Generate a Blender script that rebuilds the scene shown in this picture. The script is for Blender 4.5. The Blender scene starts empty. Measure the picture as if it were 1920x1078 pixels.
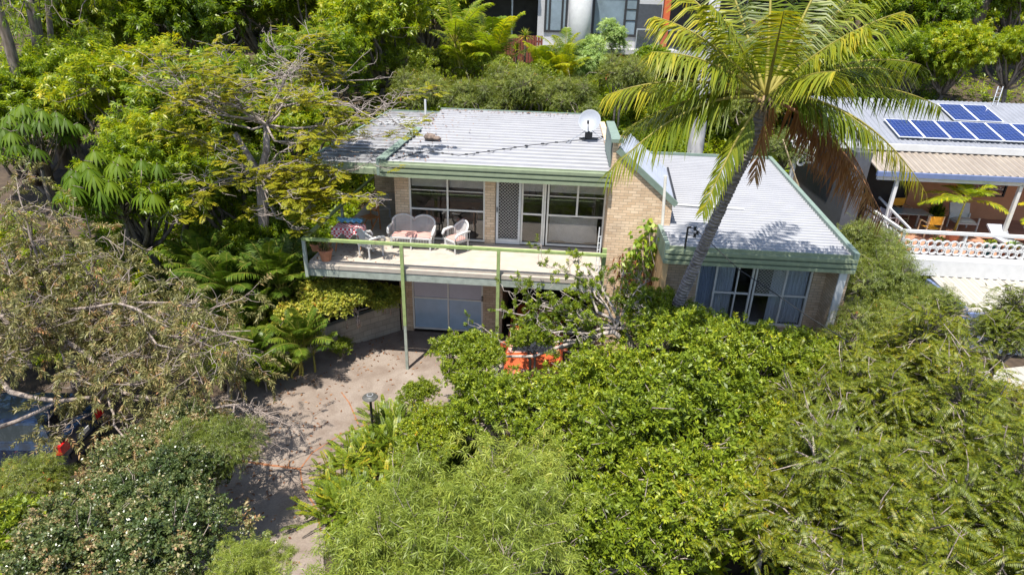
import bpy, math, random
import numpy as np
from mathutils import Matrix, Vector

# ------------------------------------------------------------------ camera, sky, sun, exposure
S = bpy.context.scene
COL = S.collection
CAM = np.array([4.3765, -16.4708, 10.5226])
FPX, IW, IH = 1169.3, 1920.0, 1078.0
_y, _p, _r = [math.radians(a) for a in (4.07, 24.54, 1.67)]
FW = np.array([-math.sin(_y) * math.cos(_p), math.cos(_y) * math.cos(_p), -math.sin(_p)])
_r0 = np.array([math.cos(_y), math.sin(_y), 0.0])
_u0 = np.cross(_r0, FW)
RT = math.cos(_r) * _r0 + math.sin(_r) * _u0
UPV = -math.sin(_r) * _r0 + math.cos(_r) * _u0
cd = bpy.data.cameras.new("camera")
cd.sensor_width = 36.0
cd.lens = FPX / IW * 36.0
cd.clip_start = 0.1
cd.clip_end = 1000.0
cam = bpy.data.objects.new("camera", cd)
COL.objects.link(cam)
cam.matrix_world = Matrix(((RT[0], UPV[0], -FW[0], CAM[0]), (RT[1], UPV[1], -FW[1], CAM[1]),
                           (RT[2], UPV[2], -FW[2], CAM[2]), (0, 0, 0, 1)))
S.camera = cam

SUNV = Vector((-0.12, -0.33, 1.0)).normalized()      # direction towards the sun
w = bpy.data.worlds.new("World")
S.world = w
w.use_nodes = True
nt = w.node_tree
bg = nt.nodes["Background"]
sky = nt.nodes.new("ShaderNodeTexSky")
sky.sky_type = 'NISHITA'
sky.sun_disc = False
sky.sun_elevation = math.asin(SUNV.z)
sky.sun_rotation = math.atan2(SUNV.x, SUNV.y)
sky.air_density = 1.0
sky.dust_density = 1.0
nt.links.new(sky.outputs[0], bg.inputs[0])
bg.inputs[1].default_value = 0.118
sl = bpy.data.lights.new("sun", 'SUN')
sl.energy = 4.8
sl.angle = math.radians(0.5)
sl.color = (1.0, 0.95, 0.86)
so = bpy.data.objects.new("sun", sl)
COL.objects.link(so)
so.rotation_euler = SUNV.to_track_quat('Z', 'Y').to_euler()
S.view_settings.view_transform = 'Standard'
S.view_settings.look = 'None'
S.view_settings.exposure = 0.95
S.view_settings.gamma = 1.0
S.cycles.max_bounces = 8
S.cycles.transparent_max_bounces = 12


# ------------------------------------------------------------------ helpers
def at(px, py, z=None, y=None, x=None):
    """world point seen at photo pixel (px, py) on the plane z=, y= or x="""
    d = FW + RT * (px - IW / 2) / FPX - UPV * (py - IH / 2) / FPX
    if z is not None: t = (z - CAM[2]) / d[2]
    elif y is not None: t = (y - CAM[1]) / d[1]
    else: t = (x - CAM[0]) / d[0]
    return CAM + t * d


ORG = {}


def thing(name, label, cat, loc=(0, 0, 0), group=None, kind=None):
    o = bpy.data.objects.new(name, None)
    o.empty_display_size = 0.2
    COL.objects.link(o)
    o.location = [float(c) for c in loc]
    ORG[o] = np.array(loc, float)
    tag(o, label, cat, group, kind)
    return o


def tag(o, label=None, cat=None, group=None, kind=None):
    if label: o["label"] = label
    if cat: o["category"] = cat
    if group: o["group"] = group
    if kind: o["kind"] = kind
    return o


KIDS = {}


def link_obj(name, me, parent=None, org=None):
    o = bpy.data.objects.new(name, me)
    COL.objects.link(o)
    if parent is not None:
        o.parent = parent
        KIDS.setdefault(parent, []).append(o)
        ORG[o] = ORG[parent]
    else:
        ORG[o] = np.zeros(3) if org is None else np.array(org, float)
        o.location = [float(c) for c in ORG[o]]
    return o


def copy_tree(o, parent=None):
    c = o.copy()
    COL.objects.link(c)
    if parent is not None: c.parent = parent
    for ch in KIDS.get(o, []):
        KIDS.setdefault(c, []).append(copy_tree(ch, c))
    return c


class MB:
    """collects shapes in world coordinates and links them as ONE mesh object"""
    def __init__(self): self.v, self.f, self.m = [], [], []; self.slot = 0

    def add(self, vs, fs):
        n = len(self.v)
        self.v += [tuple(float(c) for c in p) for p in vs]
        self.f += [tuple(i + n for i in f) for f in fs]
        self.m += [self.slot] * len(fs)
        return self

    def box(self, x0, x1, y0, y1, z0, z1):
        return self.add([(x0, y0, z0), (x1, y0, z0), (x1, y1, z0), (x0, y1, z0), (x0, y0, z1), (x1, y0, z1), (x1, y1, z1), (x0, y1, z1)],
                        [(0, 3, 2, 1), (4, 5, 6, 7), (0, 1, 5, 4), (1, 2, 6, 5), (2, 3, 7, 6), (3, 0, 4, 7)])

    def bar(self, a, b, wd, ht, up=(0, 0, 1)):
        a, b = np.array(a, float), np.array(b, float)
        t = b - a; t /= np.linalg.norm(t)
        s = np.cross(t, up); n = np.linalg.norm(s)
        s = np.array([1., 0, 0]) if n < 1e-6 else s / n
        u = np.cross(s, t)
        q = [s * sx * wd / 2 + u * sz * ht / 2 for sx, sz in ((-1, -1), (1, -1), (1, 1), (-1, 1))]
        return self.add([a + k for k in q] + [b + k for k in q],
                        [(3, 2, 1, 0), (4, 5, 6, 7), (0, 1, 5, 4), (1, 2, 6, 5), (2, 3, 7, 6), (3, 0, 4, 7)])

    def tube(self, pts, r, n=6, cap=True):
        pts = [np.array(p, float) for p in pts]
        rs = r if hasattr(r, '__len__') else [r] * len(pts)
        t0 = pts[1] - pts[0]
        ref = np.array([0, 0, 1.]) if abs(t0[2]) < .9 * np.linalg.norm(t0) else np.array([1., 0, 0])
        vs, fs = [], []
        for i, p in enumerate(pts):
            t = pts[min(i + 1, len(pts) - 1)] - pts[max(i - 1, 0)]
            t = t / (np.linalg.norm(t) + 1e-9)
            a = np.cross(ref, t); a /= (np.linalg.norm(a) + 1e-9); b = np.cross(t, a)
            ref = np.cross(t, a) if False else ref
            for k in range(n):
                an = 2 * math.pi * k / n
                vs.append(p + rs[i] * (math.cos(an) * a + math.sin(an) * b))
        for i in range(len(pts) - 1):
            for k in range(n):
                k2 = (k + 1) % n
                fs.append((i * n + k, i * n + k2, (i + 1) * n + k2, (i + 1) * n + k))
        if cap:
            fs.append(tuple(range(n))[::-1]); fs.append(tuple((len(pts) - 1) * n + k for k in range(n)))
        return self.add(vs, fs)

    def lathe(self, prof, c=(0, 0, 0), n=20, axis='z'):
        vs, fs = [], []
        for r, h in prof:
            for k in range(n):
                an = 2 * math.pi * k / n
                q = (r * math.cos(an), r * math.sin(an), h)
                if axis == 'y': q = (q[0], h, q[1])
                if axis == 'x': q = (h, q[0], q[1])
                vs.append((q[0] + c[0], q[1] + c[1], q[2] + c[2]))
        for i in range(len(prof) - 1):
            for k in range(n):
                k2 = (k + 1) % n
                fs.append((i * n + k, i * n + k2, (i + 1) * n + k2, (i + 1) * n + k))
        fs.append(tuple(range(n))[::-1]); fs.append(tuple((len(prof) - 1) * n + k for k in range(n)))
        return self.add(vs, fs)

    def prism(self, poly, a, b, axis='y'):
        """poly in the two other axes, extruded from a to b"""
        def P(u, v, t):
            return {'y': (u, t, v), 'x': (t, u, v), 'z': (u, v, t)}[axis]
        n = len(poly)
        vs = [P(u, v, a) for u, v in poly] + [P(u, v, b) for u, v in poly]
        fs = [tuple(range(n)), tuple(range(2 * n - 1, n - 1, -1))] + [(i, i + n, (i + 1) % n + n, (i + 1) % n) for i in range(n)]
        return self.add(vs, fs)

    def quad(self, *p): return self.add(p, [tuple(range(len(p)))])

    def sheet(self, fn, nu, nv, th=None):
        vs = [fn(i / nu, j / nv) for j in range(nv + 1) for i in range(nu + 1)]
        fs = [(j * (nu + 1) + i, j * (nu + 1) + i + 1, (j + 1) * (nu + 1) + i + 1, (j + 1) * (nu + 1) + i) for j in range(nv) for i in range(nu)]
        return self.add(vs, fs)

    def build(self, name, mat, parent=None, smooth=False, org=None):
        me = bpy.data.meshes.new(name)
        o_ = ORG[parent] if parent is not None else (np.zeros(3) if org is None else np.array(org, float))
        v = np.array(self.v) - o_
        me.from_pydata(v.tolist(), [], self.f)
        mats = mat if isinstance(mat, (list, tuple)) else [mat]
        for m in mats: me.materials.append(m)
        if len(mats) > 1: me.polygons.foreach_set("material_index", self.m)
        if smooth: me.polygons.foreach_set("use_smooth", [True] * len(me.polygons))
        me.update()
        return link_obj(name, me, parent, org)


# ------------------------------------------------------------------ materials
def new_mat(name):
    m = bpy.data.materials.new(name)
    m.use_nodes = True
    return m, m.node_tree.nodes, m.node_tree.links, m.node_tree.nodes["Principled BSDF"]


def ramp(N, stops):
    r = N.new("ShaderNodeValToRGB")
    e = r.color_ramp.elements
    while len(e) < len(stops): e.new(0.5)
    for k, (p, c) in enumerate(stops):
        e[k].position = p; e[k].color = (*c, 1)
    return r


def plain(name, c, rough=.6, var=.18, scale=6., metal=0., spec=.5, bump=0., bscale=40., stretch=None, c2=None):
    """a painted / moulded surface with uneven colour and a little relief"""
    m, N, L, b = new_mat(name)
    tc = N.new("ShaderNodeTexCoord")
    mp = N.new("ShaderNodeMapping")
    if stretch: mp.inputs['Scale'].default_value = stretch
    L.new(tc.outputs['Object'], mp.inputs[0])
    n = N.new("ShaderNodeTexNoise"); n.inputs['Scale'].default_value = scale; n.inputs['Detail'].default_value = 6
    n.inputs['Roughness'].default_value = .65
    L.new(mp.outputs[0], n.inputs['Vector'])
    hi = c2 or tuple(min(1, k * (1 + var)) for k in c)
    r = ramp(N, [(.3, tuple(k * (1 - var) for k in c)), (.7, hi)])
    L.new(n.outputs[0], r.inputs[0]); L.new(r.outputs[0], b.inputs['Base Color'])
    b.inputs['Roughness'].default_value = rough; b.inputs['Metallic'].default_value = metal
    b.inputs['Specular IOR Level'].default_value = spec
    if bump:
        n2 = N.new("ShaderNodeTexNoise"); n2.inputs['Scale'].default_value = bscale; n2.inputs['Detail'].default_value = 4
        L.new(mp.outputs[0], n2.inputs['Vector'])
        bp = N.new("ShaderNodeBump"); bp.inputs['Strength'].default_value = bump; bp.inputs['Distance'].default_value = .02
        L.new(n2.outputs[0], bp.inputs['Height']); L.new(bp.outputs[0], b.inputs['Normal'])
    return m


def brick_mat(name, c1, c2, mortar, bw=.24, bh=.086):
    m, N, L, b = new_mat(name)
    tc = N.new("ShaderNodeTexCoord"); sp = N.new("ShaderNodeSeparateXYZ"); cb = N.new("ShaderNodeCombineXYZ")
    ad = N.new("ShaderNodeMath"); ad.operation = 'ADD'
    L.new(tc.outputs['Object'], sp.inputs[0])
    L.new(sp.outputs[0], ad.inputs[0]); L.new(sp.outputs[1], ad.inputs[1])
    L.new(ad.outputs[0], cb.inputs[0]); L.new(sp.outputs[2], cb.inputs[1])
    t = N.new("ShaderNodeTexBrick")
    t.inputs['Scale'].default_value = 1.0
    t.inputs['Brick Width'].default_value = bw; t.inputs['Row Height'].default_value = bh
    t.inputs['Mortar Size'].default_value = .007; t.inputs['Mortar Smooth'].default_value = .1
    t.inputs['Color1'].default_value = (*c1, 1); t.inputs['Color2'].default_value = (*c2, 1); t.inputs['Mortar'].default_value = (*mortar, 1)
    L.new(cb.outputs[0], t.inputs[0])
    n = N.new("ShaderNodeTexNoise"); n.inputs['Scale'].default_value = 1.3; n.inputs['Detail'].default_value = 8
    L.new(tc.outputs['Object'], n.inputs['Vector'])
    r = ramp(N, [(.3, (.72, .70, .68)), (.7, (1.08, 1.05, 1.0))])
    L.new(n.outputs[0], r.inputs[0])
    mx = N.new("ShaderNodeMix"); mx.data_type = 'RGBA'; mx.blend_type = 'MULTIPLY'; mx.inputs[0].default_value = 1
    L.new(t.outputs[0], mx.inputs[6]); L.new(r.outputs[0], mx.inputs[7])
    L.new(mx.outputs[2], b.inputs['Base Color'])
    bp = N.new("ShaderNodeBump"); bp.inputs['Strength'].default_value = .5; bp.inputs['Distance'].default_value = .01; bp.invert = True
    L.new(t.outputs[1], bp.inputs['Height']); L.new(bp.outputs[0], b.inputs['Normal'])
    b.inputs['Roughness'].default_value = .9
    return m


def block_mat(name):
    return brick_mat(name, (.40, .37, .32), (.32, .30, .26), (.2, .19, .17), .4, .2)


def glass_mat(name, tint=(.75, .8, .82), refl=.12, dark=None):
    m, N, L, b = new_mat(name)
    N.remove(b)
    out = [n for n in N if n.type == 'OUTPUT_MATERIAL'][0]
    tr = N.new("ShaderNodeBsdfTransparent"); tr.inputs[0].default_value = (*tint, 1)
    gl = N.new("ShaderNodeBsdfGlossy"); gl.inputs['Roughness'].default_value = .02
    lw_ = N.new("ShaderNodeLayerWeight"); lw_.inputs[0].default_value = .5
    pw = N.new("ShaderNodeMath"); pw.operation = 'POWER'; pw.inputs[1].default_value = 4.; L.new(lw_.outputs['Facing'], pw.inputs[0])
    mth = N.new("ShaderNodeMath"); mth.operation = 'ADD'; mth.inputs[1].default_value = refl * .55; mth.use_clamp = True
    L.new(pw.outputs[0], mth.inputs[0])
    mx = N.new("ShaderNodeMixShader")
    L.new(mth.outputs[0], mx.inputs[0]); L.new(tr.outputs[0], mx.inputs[1]); L.new(gl.outputs[0], mx.inputs[2])
    L.new(mx.outputs[0], out.inputs[0])
    return m


def leaf_mat(name, stops, trans=.24, rough=.45, spec=.4, tcol=1.5, tint=(1.68, 1.3, .58)):
    m, N, L, b = new_mat(name)
    out = [n for n in N if n.type == 'OUTPUT_MATERIAL'][0]
    a = N.new("ShaderNodeAttribute"); a.attribute_name = "rnd"
    oi = N.new("ShaderNodeObjectInfo")
    mr = N.new("ShaderNodeMapRange"); mr.inputs[3].default_value = -.15; mr.inputs[4].default_value = .13
    L.new(oi.outputs['Random'], mr.inputs[0])
    ad = N.new("ShaderNodeMath"); ad.operation = 'ADD'
    L.new(a.outputs['Fac'], ad.inputs[0]); L.new(mr.outputs[0], ad.inputs[1])
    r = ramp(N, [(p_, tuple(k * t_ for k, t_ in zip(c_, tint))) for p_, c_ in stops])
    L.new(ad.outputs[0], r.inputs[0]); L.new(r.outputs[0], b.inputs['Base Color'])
    b.inputs['Roughness'].default_value = rough; b.inputs['Specular IOR Level'].default_value = spec
    t = N.new("ShaderNodeBsdfTranslucent")
    g = N.new("ShaderNodeMix"); g.data_type = 'RGBA'; g.blend_type = 'MULTIPLY'; g.inputs[0].default_value = 1
    g.inputs[7].default_value = (tcol * 1.15, tcol * 1.1, tcol * .5, 1)
    L.new(r.outputs[0], g.inputs[6]); L.new(g.outputs[2], t.inputs[0])
    mx = N.new("ShaderNodeMixShader"); mx.inputs[0].default_value = trans
    L.new(b.outputs[0], mx.inputs[1]); L.new(t.outputs[0], mx.inputs[2]); L.new(mx.outputs[0], out.inputs[0])
    return m


def bark_mat(name, c1, c2, sc=9., stretch=(1, 1, .25), bump=.5):
    m, N, L, b = new_mat(name)
    tc = N.new("ShaderNodeTexCoord"); mp = N.new("ShaderNodeMapping"); mp.inputs['Scale'].default_value = stretch
    L.new(tc.outputs['Object'], mp.inputs[0])
    n = N.new("ShaderNodeTexNoise"); n.inputs['Scale'].default_value = sc; n.inputs['Detail'].default_value = 8
    L.new(mp.outputs[0], n.inputs['Vector'])
    r = ramp(N, [(.35, c1), (.65, c2)])
    L.new(n.outputs[0], r.inputs[0]); L.new(r.outputs[0], b.inputs['Base Color'])
    bp = N.new("ShaderNodeBump"); bp.inputs['Strength'].default_value = bump; bp.inputs['Distance'].default_value = .03
    L.new(n.outputs[0], bp.inputs['Height']); L.new(bp.outputs[0], b.inputs['Normal'])
    b.inputs['Roughness'].default_value = .9
    return m


M = {}
M['brick'] = brick_mat("cream_brick", (.74, .58, .42), (.58, .42, .28), (.38, .30, .23))
M['block'] = block_mat("whitewashed_block")
M['roof'] = plain("roof_metal", (.40, .41, .435), .5, .13, 1.2, 0., .4, .1, 8., c2=(.48, .485, .505))
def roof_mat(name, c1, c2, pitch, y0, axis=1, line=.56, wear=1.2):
    """ribbed sheet metal: weathered colour, with rib shade painted in as dark lines and light edges"""
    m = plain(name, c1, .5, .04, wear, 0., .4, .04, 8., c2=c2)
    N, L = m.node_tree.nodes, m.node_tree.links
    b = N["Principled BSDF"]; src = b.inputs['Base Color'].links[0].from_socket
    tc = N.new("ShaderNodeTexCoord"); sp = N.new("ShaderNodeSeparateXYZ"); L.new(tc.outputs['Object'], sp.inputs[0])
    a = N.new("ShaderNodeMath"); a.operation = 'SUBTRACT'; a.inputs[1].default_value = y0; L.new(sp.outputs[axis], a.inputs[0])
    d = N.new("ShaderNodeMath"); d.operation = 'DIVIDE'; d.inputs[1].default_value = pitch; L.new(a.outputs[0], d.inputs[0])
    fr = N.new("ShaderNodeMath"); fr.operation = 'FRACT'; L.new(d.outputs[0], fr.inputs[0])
    r = ramp(N, [(0, (1, 1, 1)), (.70, (1, 1, 1)), (.77, (line, line, line * 1.04)), (.85, (line, line, line * 1.04)), (.90, (1.08, 1.08, 1.08)), (1, (1, 1, 1))])  # dark line and bright edge at each rib imitate its shading
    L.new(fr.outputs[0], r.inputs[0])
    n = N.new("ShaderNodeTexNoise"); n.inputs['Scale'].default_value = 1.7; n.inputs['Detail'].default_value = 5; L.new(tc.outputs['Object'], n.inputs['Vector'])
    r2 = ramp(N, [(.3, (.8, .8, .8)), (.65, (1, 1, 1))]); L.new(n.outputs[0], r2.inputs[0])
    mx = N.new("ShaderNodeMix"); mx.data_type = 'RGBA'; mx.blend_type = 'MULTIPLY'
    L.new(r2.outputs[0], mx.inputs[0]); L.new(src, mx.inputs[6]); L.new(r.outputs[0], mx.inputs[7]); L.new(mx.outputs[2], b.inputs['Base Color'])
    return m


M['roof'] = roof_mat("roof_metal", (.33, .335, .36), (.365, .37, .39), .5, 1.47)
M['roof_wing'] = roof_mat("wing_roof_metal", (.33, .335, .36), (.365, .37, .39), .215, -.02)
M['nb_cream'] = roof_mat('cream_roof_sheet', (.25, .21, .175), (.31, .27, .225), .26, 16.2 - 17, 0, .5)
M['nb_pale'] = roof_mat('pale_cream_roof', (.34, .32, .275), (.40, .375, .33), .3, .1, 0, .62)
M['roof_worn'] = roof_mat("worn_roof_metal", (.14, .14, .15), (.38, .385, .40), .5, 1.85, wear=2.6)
M['green'] = plain("green_fascia_paint", (.215, .255, .17), .5, .12, 5., 0., .4)
M['green2'] = plain("grey_green_paint", (.17, .225, .19), .5, .14, 5., 0., .4)
M['greenrail'] = plain("rail_green_paint", (.25, .315, .125), .5, .2, 7., 0., .4)
M['beam'] = plain("weathered_beam", (.27, .30, .26), .7, .25, 5.)
M['white'] = plain("white_paint", (.56, .56, .56), .5, .08, 4.)
M['offwhite'] = plain("offwhite_frame", (.70, .67, .61), .5, .1, 6.)
M['cream'] = plain("cream_blind", (.70, .66, .58), .8, .1, 4.)
M['concrete'] = plain("deck_concrete", (.37, .325, .275), .85, .14, 3., bump=.15)
M['soffit'] = plain("soffit_board", (.62, .58, .52), .8, .1)
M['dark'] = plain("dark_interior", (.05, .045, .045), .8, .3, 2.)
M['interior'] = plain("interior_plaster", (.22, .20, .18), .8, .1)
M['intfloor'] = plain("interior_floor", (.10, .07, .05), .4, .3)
M['tan'] = plain("tan_render", (.55, .36, .18), .85, .12, 3.)
M['glass'] = glass_mat("window_glass", (.84, .85, .87), .15)
M['glass_wing'] = glass_mat("wing_window_glass", (.92, .94, .96), .09)
M['glass_clear'] = glass_mat("clear_glass", (.85, .88, .9), .1)
M['glass_grey'] = plain("frosted_pane", (.46, .44, .50), .25, .08, 1.2)
M['glass_blue'] = plain("blue_pane", (.34, .45, .58), .15, .15, 1.0)
M['curtain'] = plain("sheer_curtain", (.62, .63, .64), .9, .08, 3.)
M['curtain_blue'] = plain("blue_curtain", (.46, .50, .57), .9, .15, 3.)
M['black'] = plain("black_metal", (.02, .02, .022), .5, .2)
M['steel'] = plain("galvanised_steel", (.45, .47, .5), .4, .12, 5., .6)
M['dish'] = plain("satellite_dish_grey", (.26, .28, .32), .45, .1, 3.)
M['wicker'] = plain("white_wicker", (.54, .53, .52), .7, .14, 30., bump=.6, bscale=90.)
M['pink'] = plain("pink_cushion", (.46, .25, .22), .9, .12, 5.)
M['timber'] = plain("orange_timber", (.36, .15, .05), .6, .25, 12., stretch=(1, 1, .3))
M['blue_cloth'] = plain("blue_towel", (.07, .28, .58), .95, .35, 9., c2=(.25, .55, .8))
M['terracotta'] = plain("terracotta", (.42, .17, .09), .8, .2, 8.)
M['tyre'] = plain("tyre_rubber", (.02, .02, .02), .8, .2)
M['solar_frame'] = plain("aluminium_frame", (.74, .75, .77), .35, .05, 4.)
M['nb_roof'] = plain("grey_roof_sheet", (.21, .22, .25), .5, .12, 1.5)


M['nb_wall'] = plain("terracotta_wall_paint", (.50, .24, .13), .8, .12, 2.)
M['nb_deck'] = plain("terracotta_deck_tiles", (.40, .20, .13), .7, .2, 2.)
M['nb_blue'] = plain("blue_gutter", (.12, .16, .30), .5, .1)
M['canvas'] = plain("yellow_canvas", (.80, .38, .03), .8, .1, 8.)
M['palewood'] = plain("pale_timber", (.52, .40, .25), .6, .2, 12.)
M['greyfab'] = plain("grey_fabric", (.35, .36, .42), .9, .15, 8.)
M['orange_wall'] = plain("rust_orange_paint", (.50, .10, .03), .6, .1)
M['teal'] = plain("teal_ceramic", (.03, .14, .14), .25, .2)
M['earth'] = plain("leaf_litter_earth", (.04, .027, .018), .95, .5, 2.5, bump=.8, bscale=14., c2=(.085, .058, .036))


def check_cloth():
    m, N, L, b = new_mat("red_gingham")
    tc = N.new("ShaderNodeTexCoord"); c = N.new("ShaderNodeTexChecker")
    c.inputs['Scale'].default_value = 15.; c.inputs['Color1'].default_value = (.55, .04, .06, 1); c.inputs['Color2'].default_value = (.75, .66, .66, 1)
    L.new(tc.outputs['Object'], c.inputs[0]); L.new(c.outputs[0], b.inputs['Base Color']); b.inputs['Roughness'].default_value = .95
    return m


def solar_mat():
    m, N, L, b = new_mat("solar_cells")
    tc = N.new("ShaderNodeTexCoord"); t = N.new("ShaderNodeTexBrick")
    t.offset = 0.; t.inputs['Scale'].default_value = 1.; t.inputs['Brick Width'].default_value = .158; t.inputs['Row Height'].default_value = .158
    t.inputs['Mortar Size'].default_value = .005
    t.inputs['Color1'].default_value = (.004, .013, .085, 1); t.inputs['Color2'].default_value = (.006, .02, .125, 1); t.inputs['Mortar'].default_value = (.12, .16, .30, 1)
    L.new(tc.outputs['Object'], t.inputs[0]); L.new(t.outputs[0], b.inputs['Base Color'])
    b.inputs['Roughness'].default_value = .12
    return m


def drive_mat():
    m, N, L, b = new_mat("driveway_concrete")
    tc = N.new("ShaderNodeTexCoord")
    n = N.new("ShaderNodeTexNoise"); n.inputs['Scale'].default_value = .55; n.inputs['Detail'].default_value = 9; n.inputs['Roughness'].default_value = .62
    n2 = N.new("ShaderNodeTexNoise"); n2.inputs['Scale'].default_value = 26.; n2.inputs['Detail'].default_value = 5
    n3 = N.new("ShaderNodeTexNoise"); n3.inputs['Scale'].default_value = 1.9; n3.inputs['Detail'].default_value = 7; n3.inputs['Distortion'].default_value = .6
    for k in (n, n2, n3): L.new(tc.outputs['Object'], k.inputs['Vector'])
    r = ramp(N, [(.32, (.165, .13, .108)), (.5, (.215, .178, .15)), (.68, (.265, .23, .20))])
    r2 = ramp(N, [(.25, (.8, .78, .76)), (.75, (1.12, 1.1, 1.08))])
    r3 = ramp(N, [(.36, (.62, .55, .5)), (.56, (1, 1, 1))])
    L.new(n.outputs[0], r.inputs[0]); L.new(n2.outputs[0], r2.inputs[0]); L.new(n3.outputs[0], r3.inputs[0])
    mx = N.new("ShaderNodeMix"); mx.data_type = 'RGBA'; mx.blend_type = 'MULTIPLY'; mx.inputs[0].default_value = 1
    my = N.new("ShaderNodeMix"); my.data_type = 'RGBA'; my.blend_type = 'MULTIPLY'; my.inputs[0].default_value = .5
    L.new(r.outputs[0], mx.inputs[6]); L.new(r2.outputs[0], mx.inputs[7])
    L.new(mx.outputs[2], my.inputs[6]); L.new(r3.outputs[0], my.inputs[7])
    L.new(my.outputs[2], b.inputs['Base Color']); b.inputs['Roughness'].default_value = .9
    bp = N.new("ShaderNodeBump"); bp.inputs['Strength'].default_value = .3; bp.inputs['Distance'].default_value = .01
    L.new(n2.outputs[0], bp.inputs['Height']); L.new(bp.outputs[0], b.inputs['Normal'])
    return m


def car_paint(name, c):
    m, N, L, b = new_mat(name)
    b.inputs['Base Color'].default_value = (*c, 1); b.inputs['Roughness'].default_value = .3
    b.inputs['Coat Weight'].default_value = .35; b.inputs['Coat Roughness'].default_value = .05
    n = N.new("ShaderNodeTexNoise"); n.inputs['Scale'].default_value = 3.
    r = ramp(N, [(.3, tuple(k * .85 for k in c)), (.7, c)])
    L.new(n.outputs[0], r.inputs[0]); L.new(r.outputs[0], b.inputs['Base Color'])
    return m


M['check'] = check_cloth(); M['solar'] = solar_mat(); M['drive'] = drive_mat()
M['seam'] = plain("orange_dirt_seam", (.24, .10, .045), .95, .3, 9.)
M['red_light'] = plain("red_lens", (.5, .01, .012), .2, .1)
M['lens'] = plain("clear_lens", (.7, .7, .7), .1, .05)
M['carglass'] = plain("dark_car_glass", (.012, .014, .018), .05, .1)

M['bark'] = bark_mat("brown_bark", (.09, .07, .055), (.22, .18, .15))
M['bark_pale'] = bark_mat("pale_grey_bark", (.20, .165, .145), (.40, .35, .31))
M['bark_gum'] = bark_mat("smooth_gum_bark", (.15, .115, .095), (.30, .25, .215))
M['bark_ghost'] = bark_mat("white_gum_bark", (.28, .28, .30), (.52, .51, .50), 4., (1, 1, .4), .3)
M['twig'] = bark_mat("dead_twig", (.16, .125, .105), (.36, .30, .26), 20., (1, 1, 1), .2)
M['palm_bark'] = bark_mat("ringed_palm_bark", (.10, .085, .085), (.27, .235, .23), 7., (1, 1, 3), .5)
M['rachis'] = plain("frond_stalk", (.24, .21, .045), .6, .25, 5., 0., .25)
M['rachis_dead'] = plain("dead_frond_stalk", (.25, .12, .06), .8, .25, 5.)
LV = {}
LV['mango'] = leaf_mat("mango_leaf", [(0, (.022, .05, .008)), (.4, (.06, .125, .014)), (.75, (.13, .20, .02)), (1, (.24, .26, .03))], .4, .4, .4, 1.5, (2.05, 1.58, .6))
LV['dense'] = leaf_mat("dense_bush_leaf", [(0, (.03, .06, .012)), (.45, (.085, .155, .02)), (.8, (.17, .25, .03)), (.97, (.30, .30, .04)), (1, (.35, .16, .04))])
LV['pinnate'] = leaf_mat("pinnate_leaf", [(0, (.035, .065, .01)), (.5, (.095, .145, .015)), (.85, (.20, .22, .02)), (1, (.40, .22, .02))], .2, tint=(1.18, .98, .38))
LV['olive'] = leaf_mat("feathery_leaf", [(0, (.06, .09, .02)), (.5, (.14, .20, .045)), (.9, (.25, .30, .08)), (1, (.34, .30, .12))], .28, tint=(1.36, 1.22, .72))
LV['gum'] = leaf_mat("gum_leaf", [(0, (.05, .065, .025)), (.4, (.12, .14, .055)), (.66, (.21, .215, .10)), (.8, (.27, .20, .11)), (1, (.26, .10, .05))], .2, .45, .3, 1.4, (1.3, 1.1, .95))
LV['glossy'] = leaf_mat("glossy_hedge_leaf", [(0, (.02, .04, .012)), (.45, (.055, .09, .025)), (.70, (.13, .16, .05)), (.80, (.30, .27, .14)), (.9, (.30, .17, .08)), (1, (.36, .32, .20))], .2, .33, .7, 1.5, (1.1, 1.05, 1.))  # palest stops paint glints into the leaf colour; the orange is real leaf
LV['fine'] = leaf_mat("fine_weeping_leaf", [(0, (.03, .05, .012)), (.5, (.09, .125, .025)), (.85, (.17, .20, .04)), (.97, (.27, .24, .06)), (1, (.42, .08, .04))], .25, tint=(1.3, 1.22, .75))
LV['umbrella'] = leaf_mat("umbrella_leaf", [(0, (.03, .07, .012)), (.5, (.075, .16, .02)), (1, (.15, .25, .03))], .3, .5, .15, 1.5, (.95, .80, .40))
LV['poinciana'] = leaf_mat("poinciana_leaf", [(0, (.16, .17, .015)), (.5, (.27, .25, .015)), (.85, (.38, .29, .02)), (1, (.45, .24, .02))], .4, .5, .3, 1.5, (.95, 1.0, .85))
LV['areca'] = leaf_mat("golden_palm_leaf", [(0, (.05, .11, .012)), (.5, (.13, .22, .02)), (.85, (.30, .34, .02)), (1, (.45, .40, .03))], .4, .35)
LV['areca_dark'] = leaf_mat("dark_palm_leaf", [(0, (.03, .07, .012)), (.6, (.075, .14, .02)), (1, (.17, .23, .03))], .28, .4, .3, 1.5, (.9, .85, .6))  # darker and greener than the golden palm leaf
LV['coco'] = leaf_mat("coconut_leaf", [(0, (.06, .10, .012)), (.5, (.16, .20, .02)), (.85, (.30, .30, .025)), (1, (.48, .38, .03))], .36, .42, .3, 1.5, (.78, .84, .7))
LV['coco_dead'] = leaf_mat("dead_coconut_leaf", [(0, (.16, .07, .035)), (.6, (.33, .16, .08)), (1, (.46, .30, .17))], .25, .7, .1, 1., (.8, .75, .72))
LV['fern'] = leaf_mat("fern_leaf", [(0, (.06, .10, .012)), (.5, (.15, .23, .02)), (.88, (.30, .34, .03)), (1, (.50, .38, .04))], .3, tint=(.95, .9, .7))
LV['variegated'] = leaf_mat("variegated_leaf", [(0, (.06, .09, .015)), (.5, (.20, .24, .035)), (.85, (.42, .40, .08)), (.95, (.5, .4, .1)), (1, (.4, .12, .03))], .3, tint=(1.15, 1.1, .8))
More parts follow.
